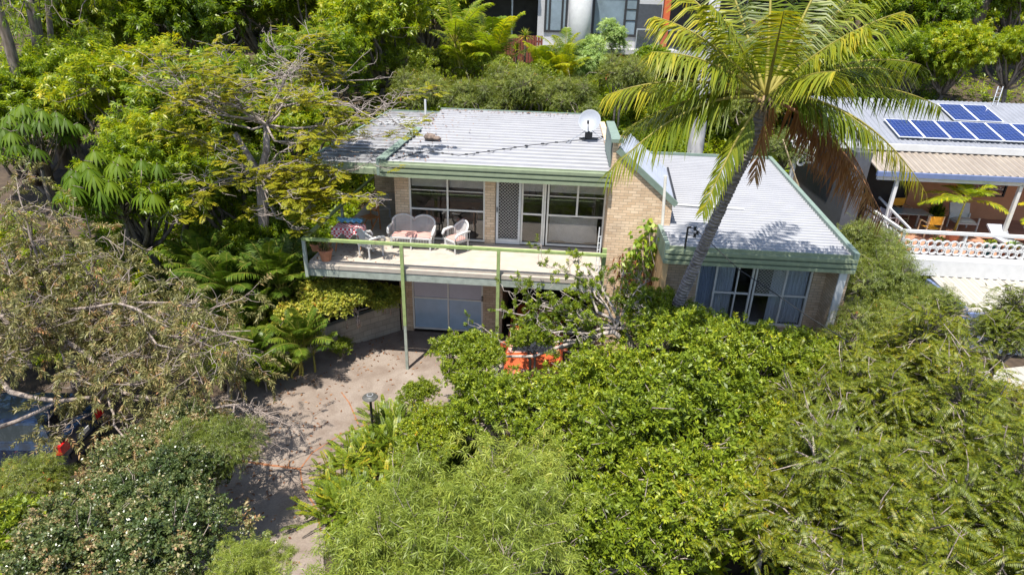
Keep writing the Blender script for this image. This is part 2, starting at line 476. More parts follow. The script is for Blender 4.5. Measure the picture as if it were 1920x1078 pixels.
LV['silver'] = leaf_mat("silver_leaf", [(0, (.09, .15, .05)), (.5, (.20, .30, .10)), (1, (.38, .45, .20))], .3, tint=(1.15, 1.15, .95))
LV['vine'] = leaf_mat("vine_leaf", [(0, (.10, .17, .015)), (.5, (.22, .30, .02)), (.8, (.35, .36, .03)), (1, (.25, .10, .06))], .3, tint=(1.0, 1.02, .8))


# ------------------------------------------------------------------ foliage
ZUP = np.array([0., 0., 1.])


def nrm(a): return a / (np.linalg.norm(a, axis=-1, keepdims=True) + 1e-9)


def quads_mesh(name, V, rnd, mat, nv):
    """V (n, nv, 3): nv=4 -> one quad per leaf, nv=6 -> two quads (bent blade)"""
    n = len(V)
    me = bpy.data.meshes.new(name)
    co = np.ascontiguousarray(V.reshape(-1, 3), dtype=np.float32)
    me.vertices.add(len(co)); me.vertices.foreach_set("co", co.ravel())
    b = (np.arange(n) * nv)[:, None]
    if nv == 4: F = b + np.array([[0, 1, 2, 3]])
    else: F = np.stack([b + np.array([[0, 1, 3, 2]]), b + np.array([[2, 3, 5, 4]])], 1).reshape(-1, 4)
    nf = len(F)
    me.loops.add(nf * 4); me.loops.foreach_set("vertex_index", F.ravel().astype(np.int32))
    me.polygons.add(nf); me.polygons.foreach_set("loop_start", (np.arange(nf) * 4).astype(np.int32))
    me.update(calc_edges=True)
    at_ = me.attributes.new("rnd", 'FLOAT', 'FACE')
    at_.data.foreach_set("value", np.repeat(rnd, nf // n).astype(np.float32))
    me.materials.append(mat)
    return me


def blades(P, D, Nn, L, Wd, curl=0., fold=.12, two=False):
    L = L[:, None]; Wd = Wd[:, None]
    B = nrm(np.cross(Nn, D))
    if not two:
        m = P + D * L * .45
        return np.stack([P, m + B * Wd * .5 + Nn * Wd * fold, P + D * L - ZUP * L * curl, m - B * Wd * .5 + Nn * Wd * fold], 1)
    m = P + D * L * .5 - ZUP * L * curl * .22
    t = P + D * L * (1 - .35 * min(curl, 1)) - ZUP * L * curl
    return np.stack([P + B * Wd * .25, P - B * Wd * .25, m + B * Wd * .5, m - B * Wd * .5, t + B * Wd * .06, t - B * Wd * .06], 1)


def crown_pts(g, lobes, n, inner=.55, low=-.4):
    lb = np.array(lobes, float)
    R = lb[:, 3:]
    wt = (R[:, 0] * R[:, 1] + R[:, 1] * R[:, 2] + R[:, 0] * R[:, 2]); wt /= wt.sum()
    k = g.choice(len(lb), n, p=wt)
    d = nrm(g.normal(size=(n, 3)))
    neg = d[:, 2] < low
    d[neg, 2] *= -1
    ph = g.random((len(lb), 3)) * 6.28
    A1, A2, A3 = [nrm(g.normal(size=(len(lb), 3))) for _ in range(3)]
    q = lambda A, f, j: np.sin(f * np.einsum('ij,ij->i', d, A[k]) + ph[k, j])
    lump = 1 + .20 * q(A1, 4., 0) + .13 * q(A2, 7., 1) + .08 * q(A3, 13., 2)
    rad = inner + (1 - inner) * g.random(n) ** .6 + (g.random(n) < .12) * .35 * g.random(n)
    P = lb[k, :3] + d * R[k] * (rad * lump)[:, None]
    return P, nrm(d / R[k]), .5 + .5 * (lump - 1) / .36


def shoot_pts(g, lobes, ns, per, length, width, inner=.2, low=-.35, up=.55):
    """foliage gathered on leafy shoots that stand out of the crown, with gaps between them"""
    P0, O0, c0 = crown_pts(g, lobes, ns, inner, low)
    d = nrm(O0 * .7 + up * ZUP + .38 * g.normal(size=P0.shape))
    L = length * (.5 + .9 * g.random(ns))
    t = g.random((ns, per)) ** .7
    P = P0[:, None] + d[:, None] * (L[:, None] * t)[..., None] + g.normal(size=(ns, per, 3)) * (width * (1.15 - .8 * t))[..., None]
    O = nrm(d[:, None] * .7 + .55 * g.normal(size=(ns, per, 3)))
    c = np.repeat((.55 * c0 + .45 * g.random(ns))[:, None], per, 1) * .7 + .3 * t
    return P.reshape(-1, 3), O.reshape(-1, 3), np.clip(c.ravel(), 0, 1)


def sprigs(g, P, O, k, slen, ll, lw, up=.3, jit=.5, spread=1., droop=.25, clump=None, jitl=.35):
    n = len(P)
    Sd = nrm(O + up * ZUP + jit * g.normal(size=(n, 3)))
    A = nrm(np.cross(Sd, ZUP + .01)); B = np.cross(Sd, A)
    t = (np.arange(k) + .6) / k
    ph = g.random(n)[:, None] * 6.28 + np.arange(k)[None] * 2.4
    Rd = np.cos(ph)[..., None] * A[:, None] + np.sin(ph)[..., None] * B[:, None]
    ps = P[:, None] + Sd[:, None] * slen * t[None, :, None] - ZUP * droop * slen * .6 * (t ** 2)[None, :, None]
    sp = spread * (1.15 - t * .6)
    D = nrm(Sd[:, None] * .55 + Rd * sp[None, :, None] - ZUP * droop + .12 * g.normal(size=(n, k, 3)))
    side = np.cross(D, Sd[:, None] * .8 + ZUP * .35 + jitl * g.normal(size=(n, k, 3)))
    Nn = nrm(np.cross(side, D))
    L = ll * (.65 + .6 * g.random((n, k)))
    c = (g.random(n) if clump is None else np.clip(clump * .6 + .4 * g.random(n), 0, 1))[:, None]
    rnd = np.clip(.6 * c + .45 * g.random((n, k)) - .03, 0, 1)
    f = lambda a: a.reshape(n * k, -1)
    return [f(ps), f(D), f(Nn), L.ravel(), L.ravel() * lw / ll, rnd.ravel()]


def pinnates(g, P, D0, L, bend, k, ll, lw, t0=.12, fwd=.5, vee=.15, ldroop=.1, prof=.7, clump=None, jit=.06, side=None):
    """compound leaves / fronds: an arching stalk with k pairs of leaflets"""
    n = len(P)
    t = t0 + (1 - t0) * (np.arange(k) + .5) / k
    L_ = L[:, None, None]; bd = np.asarray(bend) * np.ones(n); bd = bd[:, None, None]
    T = t[None, :, None]
    pos = P[:, None] + D0[:, None] * L_ * T - ZUP * bd * L_ * T ** 2
    tan = nrm(D0[:, None] - ZUP * 2 * bd * T)
    Sd = np.cross(D0, ZUP) if side is None else side
    Sd = nrm(Sd + 1e-4)[:, None] * np.ones((1, k, 1))
    Up = nrm(np.cross(Sd, tan))
    out = []
    sh = np.sin(np.pi * (.12 + .85 * t)) ** prof
    c = (g.random(n) if clump is None else clump)[:, None]
    for sg in (-1, 1):
        D = nrm(tan * fwd + sg * Sd + Up * vee - ZUP * ldroop + jit * g.normal(size=(n, k, 3)))
        LL = ll * sh[None] * (.85 + .3 * g.random((n, k)))
        if not np.isscalar(ll): LL = LL
        rnd = np.clip(.55 * c + .5 * g.random((n, k)) - .03, 0, 1)
        out.append((pos.reshape(-1, 3), D.reshape(-1, 3), Up.reshape(-1, 3), LL.ravel(), (np.ones((n, k)) * lw).ravel(), rnd.ravel()))
    return [np.concatenate([a, b]) for a, b in zip(*out)], pos


def leaves_obj(name, parts, mat, parent, curl=0., fold=.12, two=False):
    P, D, Nn, L, Wd, rnd = [np.concatenate(a) for a in zip(*parts)]
    V = blades(P, D, Nn, L, Wd, curl, fold, two) - ORG[parent]
    return link_obj(name, quads_mesh(name, V, rnd, mat, 6 if two else 4), parent)


def limb(g, a, b, n=5, bend=.12):
    a, b = np.array(a, float), np.array(b, float)
    Ln = np.linalg.norm(b - a)
    off = g.normal(size=3) * bend * Ln
    return [a + (b - a) * t + off * math.sin(math.pi * t) + g.normal(size=3) * .02 * Ln * (0 < t < 1) for t in np.linspace(0, 1, n)]


def wood(g, lobes, base, r, P, ntw, parent, mat, fork=.35, sink=3.5, rt=.012, name='trunk', stems=1):
    """trunk, a limb to each lobe and twigs out to the foliage: one mesh"""
    mb = MB()
    lb = np.array(lobes, float)
    top = lb[:, :3].mean(0)
    base = np.array(base, float)
    for s in range(stems):
        bo = base + (np.array([0, 0, 0]) if stems == 1 else np.r_[g.normal(size=2) * .25, 0])
        fk = bo + (top - bo) * fork + np.r_[g.normal(size=2) * .15, 0]
        tr = [bo - ZUP * sink, bo] + limb(g, bo, fk, 4, .06)[1:]
        mb.tube(tr, list(np.linspace(r * 1.15, r * .75, len(tr))), 8)
        for l in lb[s::stems]:
            pts = limb(g, fk, l[:3], 6, .12)
            mb.tube(pts, list(np.linspace(r * .62, r * .18, 6)), 6)
    if ntw:
        for p in P[g.choice(len(P), min(ntw, len(P)), replace=False)]:
            l = lb[np.argmin(((lb[:, :3] - p) ** 2).sum(1)), :3]
            pts = limb(g, l + (p - l) * .15, l + (p - l) * (.95 + .42 * g.random()), 4, .1)
            mb.tube(pts, list(np.linspace(rt * 1.6, rt * .5, 4)), 4, False)
    return mb.build(name, mat, parent, True)


def clumps(g, n, c, R, r, low=-.35):
    """many small foliage masses scattered over a crown's outer part"""
    out = []
    for i in range(n):
        d = nrm(g.normal(size=3)); d[2] = d[2] if d[2] > low else -d[2]
        q = np.array(c) + d * np.array(R) * (.45 + .6 * g.random())
        s = r * (.6 + .75 * g.random())
        out.append((q[0], q[1], q[2], s * (.8 + .5 * g.random()), s * (.8 + .5 * g.random()), s * (.7 + .4 * g.random())))
    return out


def rlobes(g, n, c, spread, r):
    out = []
    for i in range(n):
        a = 6.283 * (i + .3 * g.random()) / n
        q = spread * (.45 + .55 * g.random())
        s = r * (.75 + .5 * g.random())
        out.append((c[0] + q * math.cos(a), c[1] + q * math.sin(a), c[2] + r * .5 * g.normal(), s, s, s * .8))
    out.append((c[0], c[1], c[2] + r * .45, r, r, r * .85))
    return out


PROTO = {}


def proto(kind):
    """the first plant of a kind; later ones are copies of it and of its parts"""
    if kind in PROTO: return copy_tree(PROTO[kind])
    g = np.random.default_rng(abs(sum(ord(c) * (i + 3) for i, c in enumerate(kind))))
    base = kind.rstrip('0123456789')
    nm = {'mango': 'leafy_tree', 'dense': 'dense_shrub', 'pinnate': 'pinnate_tree', 'olive': 'feathery_shrub', 'glossy': 'glossy_shrub',
          'fine': 'weeping_shrub', 'areca': 'golden_cane_palm', 'fern': 'fern_clump', 'hedge': 'variegated_bush', 'silver': 'silvery_shrub',
          'yucca': 'spiky_plant', 'lily': 'strappy_plant', 'umbrella': 'umbrella_tree', 'arecadark': 'cane_palm', 'far': 'distant_tree'}[base]
    root = thing(nm, 'x', 'tree')
    if base in ('mango', 'far'):
        lobes = clumps(g, 20, (0, 0, 4.2), (1.95, 1.95, 1.7), .78)
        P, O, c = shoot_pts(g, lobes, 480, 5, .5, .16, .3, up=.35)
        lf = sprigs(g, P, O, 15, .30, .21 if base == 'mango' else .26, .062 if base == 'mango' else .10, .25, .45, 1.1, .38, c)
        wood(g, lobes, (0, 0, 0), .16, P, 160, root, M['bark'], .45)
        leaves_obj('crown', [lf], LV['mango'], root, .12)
    elif base == 'dense':
        lobes = clumps(g, 16, (0, 0, 1.2), (1.35, 1.35, 1.05), .40)
        P, O, c = shoot_pts(g, lobes, 300, 9, .40, .09, .15)
        lf = sprigs(g, P, O, 11, .12, .105, .043, .3, .45, 1.05, .12, c, 1.2)
        wood(g, lobes, (0, 0, 0), .06, P, 330, root, M['twig'], .3, 1.5, .013, stems=3)
        leaves_obj('crown', [lf], LV['dense'], root, .05)
    elif base == 'pinnate':
        lobes = clumps(g, 17, (0, 0, 2.3), (2.1, 2.1, 1.35), .5)
        P, O, c = shoot_pts(g, lobes, 290, 8, .65, .13, .1, up=.3)
        Sd = nrm(O * .8 + .8 * g.normal(size=P.shape) * [1, 1, .35] + .1 * ZUP)
        lf, _ = pinnates(g, P, Sd, .34 + .22 * g.random(len(P)), .38, 13, .085, .020, .12, .55, .0, .35, .5, c * .7 + .3 * g.random(len(P)))
        wood(g, lobes, (0, 0, 0), .09, P, 380, root, M['twig'], .35, 2., .014)
        leaves_obj('crown', [lf], LV['pinnate'], root, .15)
    elif base == 'olive':
        lobes = clumps(g, 13, (0, 0, 1.45), (1.7, 1.7, 1.15), .45)
        P, O, c = shoot_pts(g, lobes, 260, 11, .75, .11, .1)
        lf = sprigs(g, P, O, 14, .22, .16, .018, .3, .5, .75, .42, c, 1.3)
        wood(g, lobes, (0, 0, 0), .06, P, 240, root, M['twig'], .3, 1.5, .009, stems=2)
        leaves_obj('crown', [lf], LV['olive'], root, .25)
    elif base == 'glossy':
        lobes = clumps(g, 16, (0, 0, 1.1), (1.35, 1.35, 1.0), .42)
        P, O, c = shoot_pts(g, lobes, 460, 8, .25, .09, .3)
        lf = sprigs(g, P, O, 12, .16, .068, .040, .5, .5, 1.0, .1, c, 1.1)
        lf[5] = np.clip(.80 * np.repeat(c, 12) + .30 * g.random(len(lf[5])), 0, 1)
        wood(g, lobes, (0, 0, 0), .05, P, 200, root, M['twig'], .3, 1.5, .009, stems=2)
        leaves_obj('crown', [lf], LV['glossy'], root, .0)
    elif base == 'fine':
        lobes = clumps(g, 18, (0, 0, 1.6), (1.25, 1.25, 1.0), .5)
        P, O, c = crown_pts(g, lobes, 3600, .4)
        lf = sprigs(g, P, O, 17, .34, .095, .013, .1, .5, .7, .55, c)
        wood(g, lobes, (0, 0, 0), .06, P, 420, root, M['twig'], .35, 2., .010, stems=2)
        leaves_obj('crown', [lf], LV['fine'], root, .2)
    elif base == 'silver':
        lobes = rlobes(g, 6, (0, 0, 2.2), .7, .75)
        P, O, c = crown_pts(g, lobes, 1600, .45)
        lf = sprigs(g, P, O, 12, .25, .17, .035, .3, .5, .9, .45, c)
        wood(g, lobes, (0, 0, 0), .05, P, 60, root, M['bark'], .3, 2., .009)
        leaves_obj('crown', [lf], LV['silver'], root, .15)
    elif base == 'hedge':
        lobes = clumps(g, 18, (0, 0, .9), (1.15, 1.15, .65), .42)
        P, O, c = crown_pts(g, lobes, 3200, .5)
        lf = sprigs(g, P, O, 12, .16, .075, .045, .3, .5, 1.0, .2, c, .5)
        wood(g, lobes, (0, 0, 0), .05, P, 160, root, M['twig'], .3, .35, .008, stems=3)
        leaves_obj('crown', [lf], LV['variegated'], root, .1)
    elif base == 'umbrella':
        hubs = []
        for i in range(46):
            d = nrm(g.normal(size=3)); d[2] = abs(d[2]) * .9 - .25
            hubs.append(np.array([0, 0, 3.0]) + d * np.array([1.8, 1.6, 1.7]) * (.55 + .45 * g.random()))
        parts, mb = [], MB()
        st = limb(g, (0, 0, -3), (0, 0, 2.2), 6, .03)
        mb.tube(st, list(np.linspace(.12, .06, 6)), 7)
        for h in hubs:
            mb.tube(limb(g, (0, 0, 1.6 + .5 * g.random()), h, 5, .12), [.03, .025, .02, .015, .012], 5)
            k = g.integers(12, 17)
            az = 6.283 * (np.arange(k) / k) + g.random()
            tilt = nrm(np.array([h[0] * .2, h[1] * .2 - .25, 1.]))
            D = np.stack([np.cos(az), np.sin(az), -.45 + .25 * g.random(k)], 1)
            D = nrm(D - tilt * (D @ tilt)[:, None] * .6 - .45 * ZUP)
            L = (.42 + .12 * g.random(k))
            parts.append((h + D * .07, D, nrm(np.cross(np.cross(D, ZUP), D)), L, L * .19, np.clip(.15 + .5 * g.random() + .3 * g.random(k), 0, 1)))
        mb.build('trunk', M['bark'], root, True)
        leaves_obj('crown', parts, LV['umbrella'], root, .5, two=True)
    elif base in ('areca', 'arecadark'):
        parts, mb = [], MB()
        for s in range(7):
            b = np.r_[g.normal(size=2) * .32, -.0]
            hd = b + np.r_[g.normal(size=2) * .3, .5 + 1.6 * g.random()]
            mb.tube(limb(g, b - ZUP * 2, hd, 6, .04), [.05] * 5 + [.035], 6)
            n = 7
            az = 6.283 * np.arange(n) / n + g.random() * 6
            el = np.radians(g.uniform(42, 86, n))
            D = np.stack([np.cos(az) * np.cos(el), np.sin(az) * np.cos(el), np.sin(el)], 1)
            L = 1.9 + .8 * g.random(n)
            lf, pos = pinnates(g, np.repeat(hd[None], n, 0), D, L, .40, 38, .46, .030, .2, .8, .3, .3, .5, .2 + .8 * g.random(n))
            parts.append(lf)
            for q in pos: mb.tube([hd] + list(q[::5]) + [q[-1]], list(np.linspace(.018, .004, len(q[::5]) + 2)), 4, False)
        mb.build('stem', M['rachis'], root, True)
        leaves_obj('fronds', parts, LV['areca' if base == 'areca' else 'areca_dark'], root, .3, two=True)
    elif base == 'fern':
        n = 95
        P = np.c_[g.normal(size=(n, 2)) * .33, g.random(n) * .08]
        az = np.arctan2(P[:, 1], P[:, 0]) + g.normal(size=n) * .7
        el = np.radians(g.uniform(35, 80, n))
        D = np.stack([np.cos(az) * np.cos(el), np.sin(az) * np.cos(el), np.sin(el)], 1)
        lf, pos = pinnates(g, P, D, .65 + .45 * g.random(n), .38, 34, .062, .026, .06, .12, .1, .05, .35, g.random(n))
        leaves_obj('fronds', [lf], LV['fern'], root, .1)
    elif base in ('yucca', 'lily'):
        n = 70 if base == 'yucca' else 60
        hd = np.array([0, 0, .9 if base == 'yucca' else .05])
        az = g.random(n) * 6.283; el = np.radians(g.uniform(-15, 85, n) if base == 'yucca' else g.uniform(35, 85, n))
        D = np.stack([np.cos(az) * np.cos(el), np.sin(az) * np.cos(el), np.sin(el)], 1)
        L = (.45 + .2 * g.random(n)) * (1 if base == 'yucca' else 1.5)
        side = nrm(np.cross(D, ZUP + .01))
        MB().tube([(0, 0, -1.5), (0, 0, .5), tuple(hd)], .05, 6).build('stem', M['bark'], root, True)
        leaves_obj('leaves', [(np.repeat(hd[None], n, 0) + D * .03, D, nrm(np.cross(side, D)), L, np.full(n, .05 if base == 'yucca' else .06), g.random(n))],
                   LV['fern' if base == 'yucca' else 'umbrella'], root, .25 if base == 'yucca' else .5, two=True)
    PROTO[kind] = root
    return root


def plant(kind, loc, s, rot, label, cat, group=None, sz=None):
    r = proto(kind)
    r.location = [float(c) for c in loc]
    r.scale = (s, s, s if sz is None else sz)
    r.rotation_euler = (0, 0, rot)
    tag(r, label, cat, group)
    return r


HC = {'mango': 4.2, 'far': 4.2, 'dense': 1.3, 'pinnate': 2.4, 'olive': 1.5, 'glossy': 1.1, 'fine': 1.6, 'silver': 2.2, 'hedge': .9, 'umbrella': 3., 'areca': 2.2, 'arecadark': 2.2}


def plant_at(kind, px, py, y, s, rot, label, cat, group=None, sz=None):
    """crown centre seen at photo pixel (px, py), standing at depth y"""
    p = at(px, py, y=y)
    h = HC.get(kind.rstrip('0123456789'), 0)
    return plant(kind, (p[0], p[1], p[2] - h * (sz or s)), s, rot, label, cat, group, sz)


# ------------------------------------------------------------------ the ground
def sst(a, b, x): t = np.clip((x - a) / (b - a), 0, 1); return t * t * (3 - 2 * t)


def tz(x, y):
    x, y = np.asarray(x, float), np.asarray(y, float)
    back = np.interp(y, [-60, -30, -10, -3, 2.4, 6.5, 13, 18, 24, 40, 60, 120, 240], [-2, -1.2, -.35, -.06, -.04, .2, 4.3, 5.5, 6.4, 10.2, 15.5, 26, 45])
    left = np.interp(y, [-60, -30, -10, -1, 2.4, 6.5, 13, 18, 24, 40, 60, 120, 240], [-2, -1.2, -.35, .0, .6, 1.9, 4.3, 5.5, 6.4, 10.2, 15.5, 26, 45])
    z = back + (left - back) * sst(-1.6, -3.2, x)
    d = (-(x + 4.2) * 3.5 + (y + .85) * 3.1) / 4.675          # bank behind the retaining wall
    z = z + .95 * sst(.12, .5, d) * (1 - sst(1.5, 8, y)) * sst(-1.0, -2.4, x) * (1 - sst(-7, -11, x)) * sst(-2.7, -1.2, y)
    z = z + 1.55 * sst(6.6, 7.6, x) * sst(-3.2, -1.0, y) * (1 - sst(4, 9, y)) * (1 - sst(12.6, 14, x))
    z = z - 1.2 * sst(12.5, 16, x) * sst(2, 10, y) * (1 - sst(13, 20, y))
    return z


def tz1(x, y): return float(tz(x, y))


gx = np.unique(np.concatenate([np.linspace(-160, -14, 30), np.linspace(-14, 26, 101), np.linspace(26, 170, 30)]))
gy = np.unique(np.concatenate([np.linspace(-60, -12, 16), np.linspace(-12, 26, 96), np.linspace(26, 240, 40)]))
XX, YY = np.meshgrid(gx, gy)
ZZ = tz(XX, YY)
nxg = len(gx)
mb = MB()
mb.v = list(map(tuple, np.stack([XX, YY, ZZ], -1).reshape(-1, 3)))
mb.f = [(j * nxg + i, j * nxg + i + 1, (j + 1) * nxg + i + 1, (j + 1) * nxg + i) for j in range(len(gy) - 1) for i in range(nxg - 1)]
mb.m = [0] * len(mb.f)
tag(mb.build("ground", M['earth'], None, True), kind="structure")

# driveway: one slab following the ground, its three joints are seams of dirt laid in it
dpoly = [(-.9, 2.38), (5.8, 2.38), (5.8, -2.6), (2.2, -2.6), (1.2, -1.9), (.4, -2.6), (-.05, -3.4), (-.3, -4.4), (-.5, -5.4), (-.35, -6.2), (-.1, -7.2), (.6, -9), (1.5, -12), (-4.2, -12),
         (-4.2, -9), (-4.4, -7.2), (-5.6, -6.7), (-6.3, -6.3), (-6.6, -3.4), (-5.4, -2.6), (-4.2, -1.0), (-2.9, .3), (-1.7, 1.5)]
drv = bpy.data.meshes.new("driveway")
import bmesh
bm = bmesh.new()
f = bm.faces.new([bm.verts.new((x, y, 0)) for x, y in dpoly])
bmesh.ops.triangulate(bm, faces=[f])
for _ in range(4):
    bmesh.ops.subdivide_edges(bm, edges=[e for e in bm.edges if e.calc_length() > .7], cuts=1)
    bmesh.ops.triangulate(bm, faces=bm.faces[:])
for v in bm.verts: v.co.z = tz1(v.co.x, v.co.y) + .05
ext = [e for e in bm.edges if e.is_boundary]
r = bmesh.ops.extrude_edge_only(bm, edges=ext)
for v in [k for k in r['geom'] if isinstance(k, bmesh.types.BMVert)]: v.co.z -= .25
drv_seams = [[at(450, 858, z=0), at(500, 866, z=0), at(562, 874, z=0)], [at(562, 874, z=0), at(585, 845, z=0), at(640, 812, z=0), at(700, 790, z=0)],
             [at(562, 874, z=0), at(566, 905, z=0), at(592, 945, z=0), at(600, 985, z=0)], [at(672, 795, z=0), at(655, 755, z=0), at(640, 735, z=0)]]
for sm in drv_seams:
    wd = .035 if sm is drv_seams[0] else .018
    pl = []
    for a, b in zip(sm[:-1], sm[1:]):
        for t in np.linspace(0, 1, 9)[:-1]: pl.append(a + (b - a) * t)
    pl.append(sm[-1])
    prev = None
    for i, p in enumerate(pl):
        t = pl[min(i + 1, len(pl) - 1)] - pl[max(i - 1, 0)]
        nn = np.array([-t[1], t[0]]) / (np.hypot(t[0], t[1]) + 1e-9) * wd * (.6 + .8 * ((i * 37) % 11) / 11)
        cur = [bm.verts.new((p[0] + s * nn[0], p[1] + s * nn[1], tz1(p[0], p[1]) + .056)) for s in (1, -1)]
        if prev:
            q = bm.faces.new((prev[0], prev[1], cur[1], cur[0])); q.material_index = 1
        prev = cur
bm.normal_update()
for fc in bm.faces:
    if abs(fc.normal.z) > .5 and fc.normal.z < 0: fc.normal_flip()
bm.to_mesh(drv); bm.free()
drv.materials.append(M['drive']); drv.materials.append(M['seam'])
tag(link_obj("driveway", drv), kind="structure")

# pale concrete yard of the neighbours, at the far right between the leaves
mb = MB()
ya, yb, yc, yd = at(1820, 700, z=.3), at(1990, 680, z=.3), at(2000, 890, z=.3), at(1840, 850, z=.3)
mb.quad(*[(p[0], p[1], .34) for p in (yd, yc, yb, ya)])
mb.quad((ya[0], ya[1], .34), (yd[0], yd[1], .34), (yd[0], yd[1], -1.5), (ya[0], ya[1], -1.5))
tag(mb.build("patio", M['nb_pale']), kind="structure")


# ------------------------------------------------------------------ the house
def ribbed(mb, x0, x1, y0, y1, zf, pitch=.5, h=.055, rib=.05, th=.04):
    """a roof of ribbed sheet, ribs running along x; zf(x, y) is its pan height"""
    ys = []
    y = y0
    while y < y1 - pitch:
        ys += [(y, 0), (y + pitch - 2 * rib, 0), (y + pitch - 1.4 * rib, h), (y + pitch - .6 * rib, h)]
        y += pitch
    ys += [(y, 0), (y1, 0)]
    n = len(ys)
    X0 = x0 if callable(x0) else (lambda y: x0)
    X1 = x1 if callable(x1) else (lambda y: x1)
    vs = []
    for yy, hh in ys:
        for xx in (X0(yy), X1(yy)): vs.append((xx, yy, zf(xx, yy) + hh))
    for yy, hh in ys:
        for xx in (X0(yy), X1(yy)): vs.append((xx, yy, zf(xx, yy) - th))
    fs = []
    for i in range(n - 1):
        fs.append((2 * i, 2 * i + 1, 2 * i + 3, 2 * i + 2))
        fs.append((2 * n + 2 * i + 2, 2 * n + 2 * i + 3, 2 * n + 2 * i + 1, 2 * n + 2 * i))
        for k in (0, 1):
            a, b, c_, d = 2 * i + k, 2 * i + 2 + k, 2 * n + 2 * i + 2 + k, 2 * n + 2 * i + k
            fs.append((a, b, c_, d) if k == 0 else (d, c_, b, a))
    fs.append((0, 2 * n, 2 * n + 1, 1)); e = 2 * (n - 1)
    fs.append((e + 1, 2 * n + e + 1, 2 * n + e, e))
    mb.add(vs, fs)


def fascia(x0, x1, y, z0, z1, parent, mat, n=3):
    mb = MB()
    h = (z1 - z0) / n
    for i in range(n):
        zb = z0 + i * h
        mb.prism([(y + .05, zb), (y - .06, zb), (y - .06, zb + h * .58), (y + .035, zb + h * .62), (y + .035, zb + h - .001), (y + .05, zb + h - .001)], x0, x1, 'x')
    return mb.build("fascia", mat, parent)


def window(parent, x0, x1, z0, z1, y, mull=(), trans=(), name='window', fw=.055, pane='glass', frame='offwhite', rails=(), panes=None):
    """an aluminium framed window; mull = uprights, trans = (xa, xb, z) rails; its glass is a sub-part"""
    mb = MB()
    mb.box(x0, x0 + fw, y - .045, y + .04, z0, z1); mb.box(x1 - fw, x1, y - .045, y + .04, z0, z1)
    mb.box(x0 + fw, x1 - fw, y - .042, y + .037, z0, z0 + fw); mb.box(x0 + fw, x1 - fw, y - .042, y + .037, z1 - fw, z1)
    for m_ in mull: mb.box(m_ - fw / 2, m_ + fw / 2, y - .038, y + .033, z0 + fw, z1 - fw)
    for xa, xb, z in trans: mb.box(xa + .002, xb - .002, y - .034, y + .029, z - (.025 if abs(z - 5.06) > .01 else .009), z + (.025 if abs(z - 5.06) > .01 else .009))
    fr = mb.build(name, M[frame], parent)
    if panes is None:
        MB().box(x0 + fw, x1 - fw, y - .004, y + .004, z0 + fw, z1 - fw).build('pane', M[pane], fr)
    else:
        for xa, xb, za, zb, mt in panes: MB().box(xa, xb, y - .004, y + .004, za, zb).build('pane', M[mt], fr)
    return fr


def screen_door(parent, x0, x1, z0, z1, y, st=.075, frame='white'):
    mb = MB()
    mb.box(x0, x0 + st, y - .05, y + .02, z0, z1); mb.box(x1 - st, x1, y - .05, y + .02, z0, z1)
    mb.box(x0 + st, x1 - st, y - .047, y + .017, z0, z0 + .16); mb.box(x0 + st, x1 - st, y - .047, y + .017, z1 - st, z1)
    d = mb.build('screen_door', M[frame], parent)
    gb = MB()
    a, b, c_, e = x0 + st, x1 - st, z0 + .16, z1 - st
    p = .105
    k = a - (e - c_)
    while k < b:                                   # a diamond grille of thin bars
        for s in (1, -1):
            pts = []
            for t in (c_, e):
                pts.append((k + (t - c_) if s == 1 else k + (e - t), t))
            (xa, za), (xb, zb) = pts
            def clipx(xa, za, xb, zb):
                if xa > xb: xa, za, xb, zb = xb, zb, xa, za
                if xb < a or xa > b: return None
                sl_ = (zb - za) / (xb - xa)
                if xa < a: za += sl_ * (a - xa); xa = a
                if xb > b: zb += sl_ * (b - xb); xb = b
                return xa, za, xb, zb
            q = clipx(xa, za, xb, zb)
            if q and q[2] - q[0] > .02: gb.bar((q[0], y - .02 - .006 * s, q[1]), (q[2], y - .02 - .006 * s, q[3]), .0065, .0065, up=(0, 1, 0))
        k += p
    gb.build('grille', M['offwhite'], d)
    MB().box(x0 + .02, x0 + .05, y - .085, y - .05, (z0 + z1) / 2 - .08, (z0 + z1) / 2 + .08).build('handle', M['black'], d)
    return d


house = thing("brick_house", "split-level cream brick house with ribbed pale metal roofs, green fascias and a long front balcony", "house", (0, 0, 0))
WF = 2.4
# --- upper storey front
mb = MB()
mb.box(-.78, -.33, WF, WF + .2, 2.9, 5.95)                   # corner pier
mb.box(2.1, 2.43, WF, WF + .2, 3.1, 5.95)                    # pier beside the door
mb.box(-.78, -.58, WF + .2, 9.2, .2, 5.9)                    # side wall of the living room
mb.box(-.78, -.36, WF, WF + .2, -.3, 2.9); mb.box(2.06, 2.52, WF, WF + .2, -.3, 3.05)   # piers at ground level
mb.box(2.52, 2.72, WF, 6.5, -.3, 3.05); mb.box(-.58, 5.86, 6.5, 6.7, -.3, 3.05)
mb.box(-3.0, -.78, 7.6, 7.8, .8, 5.85)
mb.build("front_wall", M['brick'], house)
mb = MB(); mb.prism([(5.88, -.4), (7.46, -.4), (7.76, 4.3), (7.76, 5.33), (6.02, 6.78), (6.02, 7.02), (5.88, 7.02)], 1.6, 1.85, 'y')
mb.box(5.881, 6.08, 1.85, 9.4, -.4, 6.25)
mb.build("fin_wall", M['brick'], house)
mb = MB()
mb.box(-.58, 5.88, 6.9, 7.0, 3.4, 5.9); mb.box(-.575, 5.87, WF + .21, 6.9, 5.86, 5.9)
mb.box(5.83, 5.875, WF + .21, 6.9, 3.43, 5.86); mb.box(-.577, -.54, WF + .21, 6.9, 3.43, 5.86)
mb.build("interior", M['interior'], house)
MB().box(-.57, 5.87, WF + .02, 6.9, 3.38, 3.425).build("interior_floor", M['intfloor'], house)
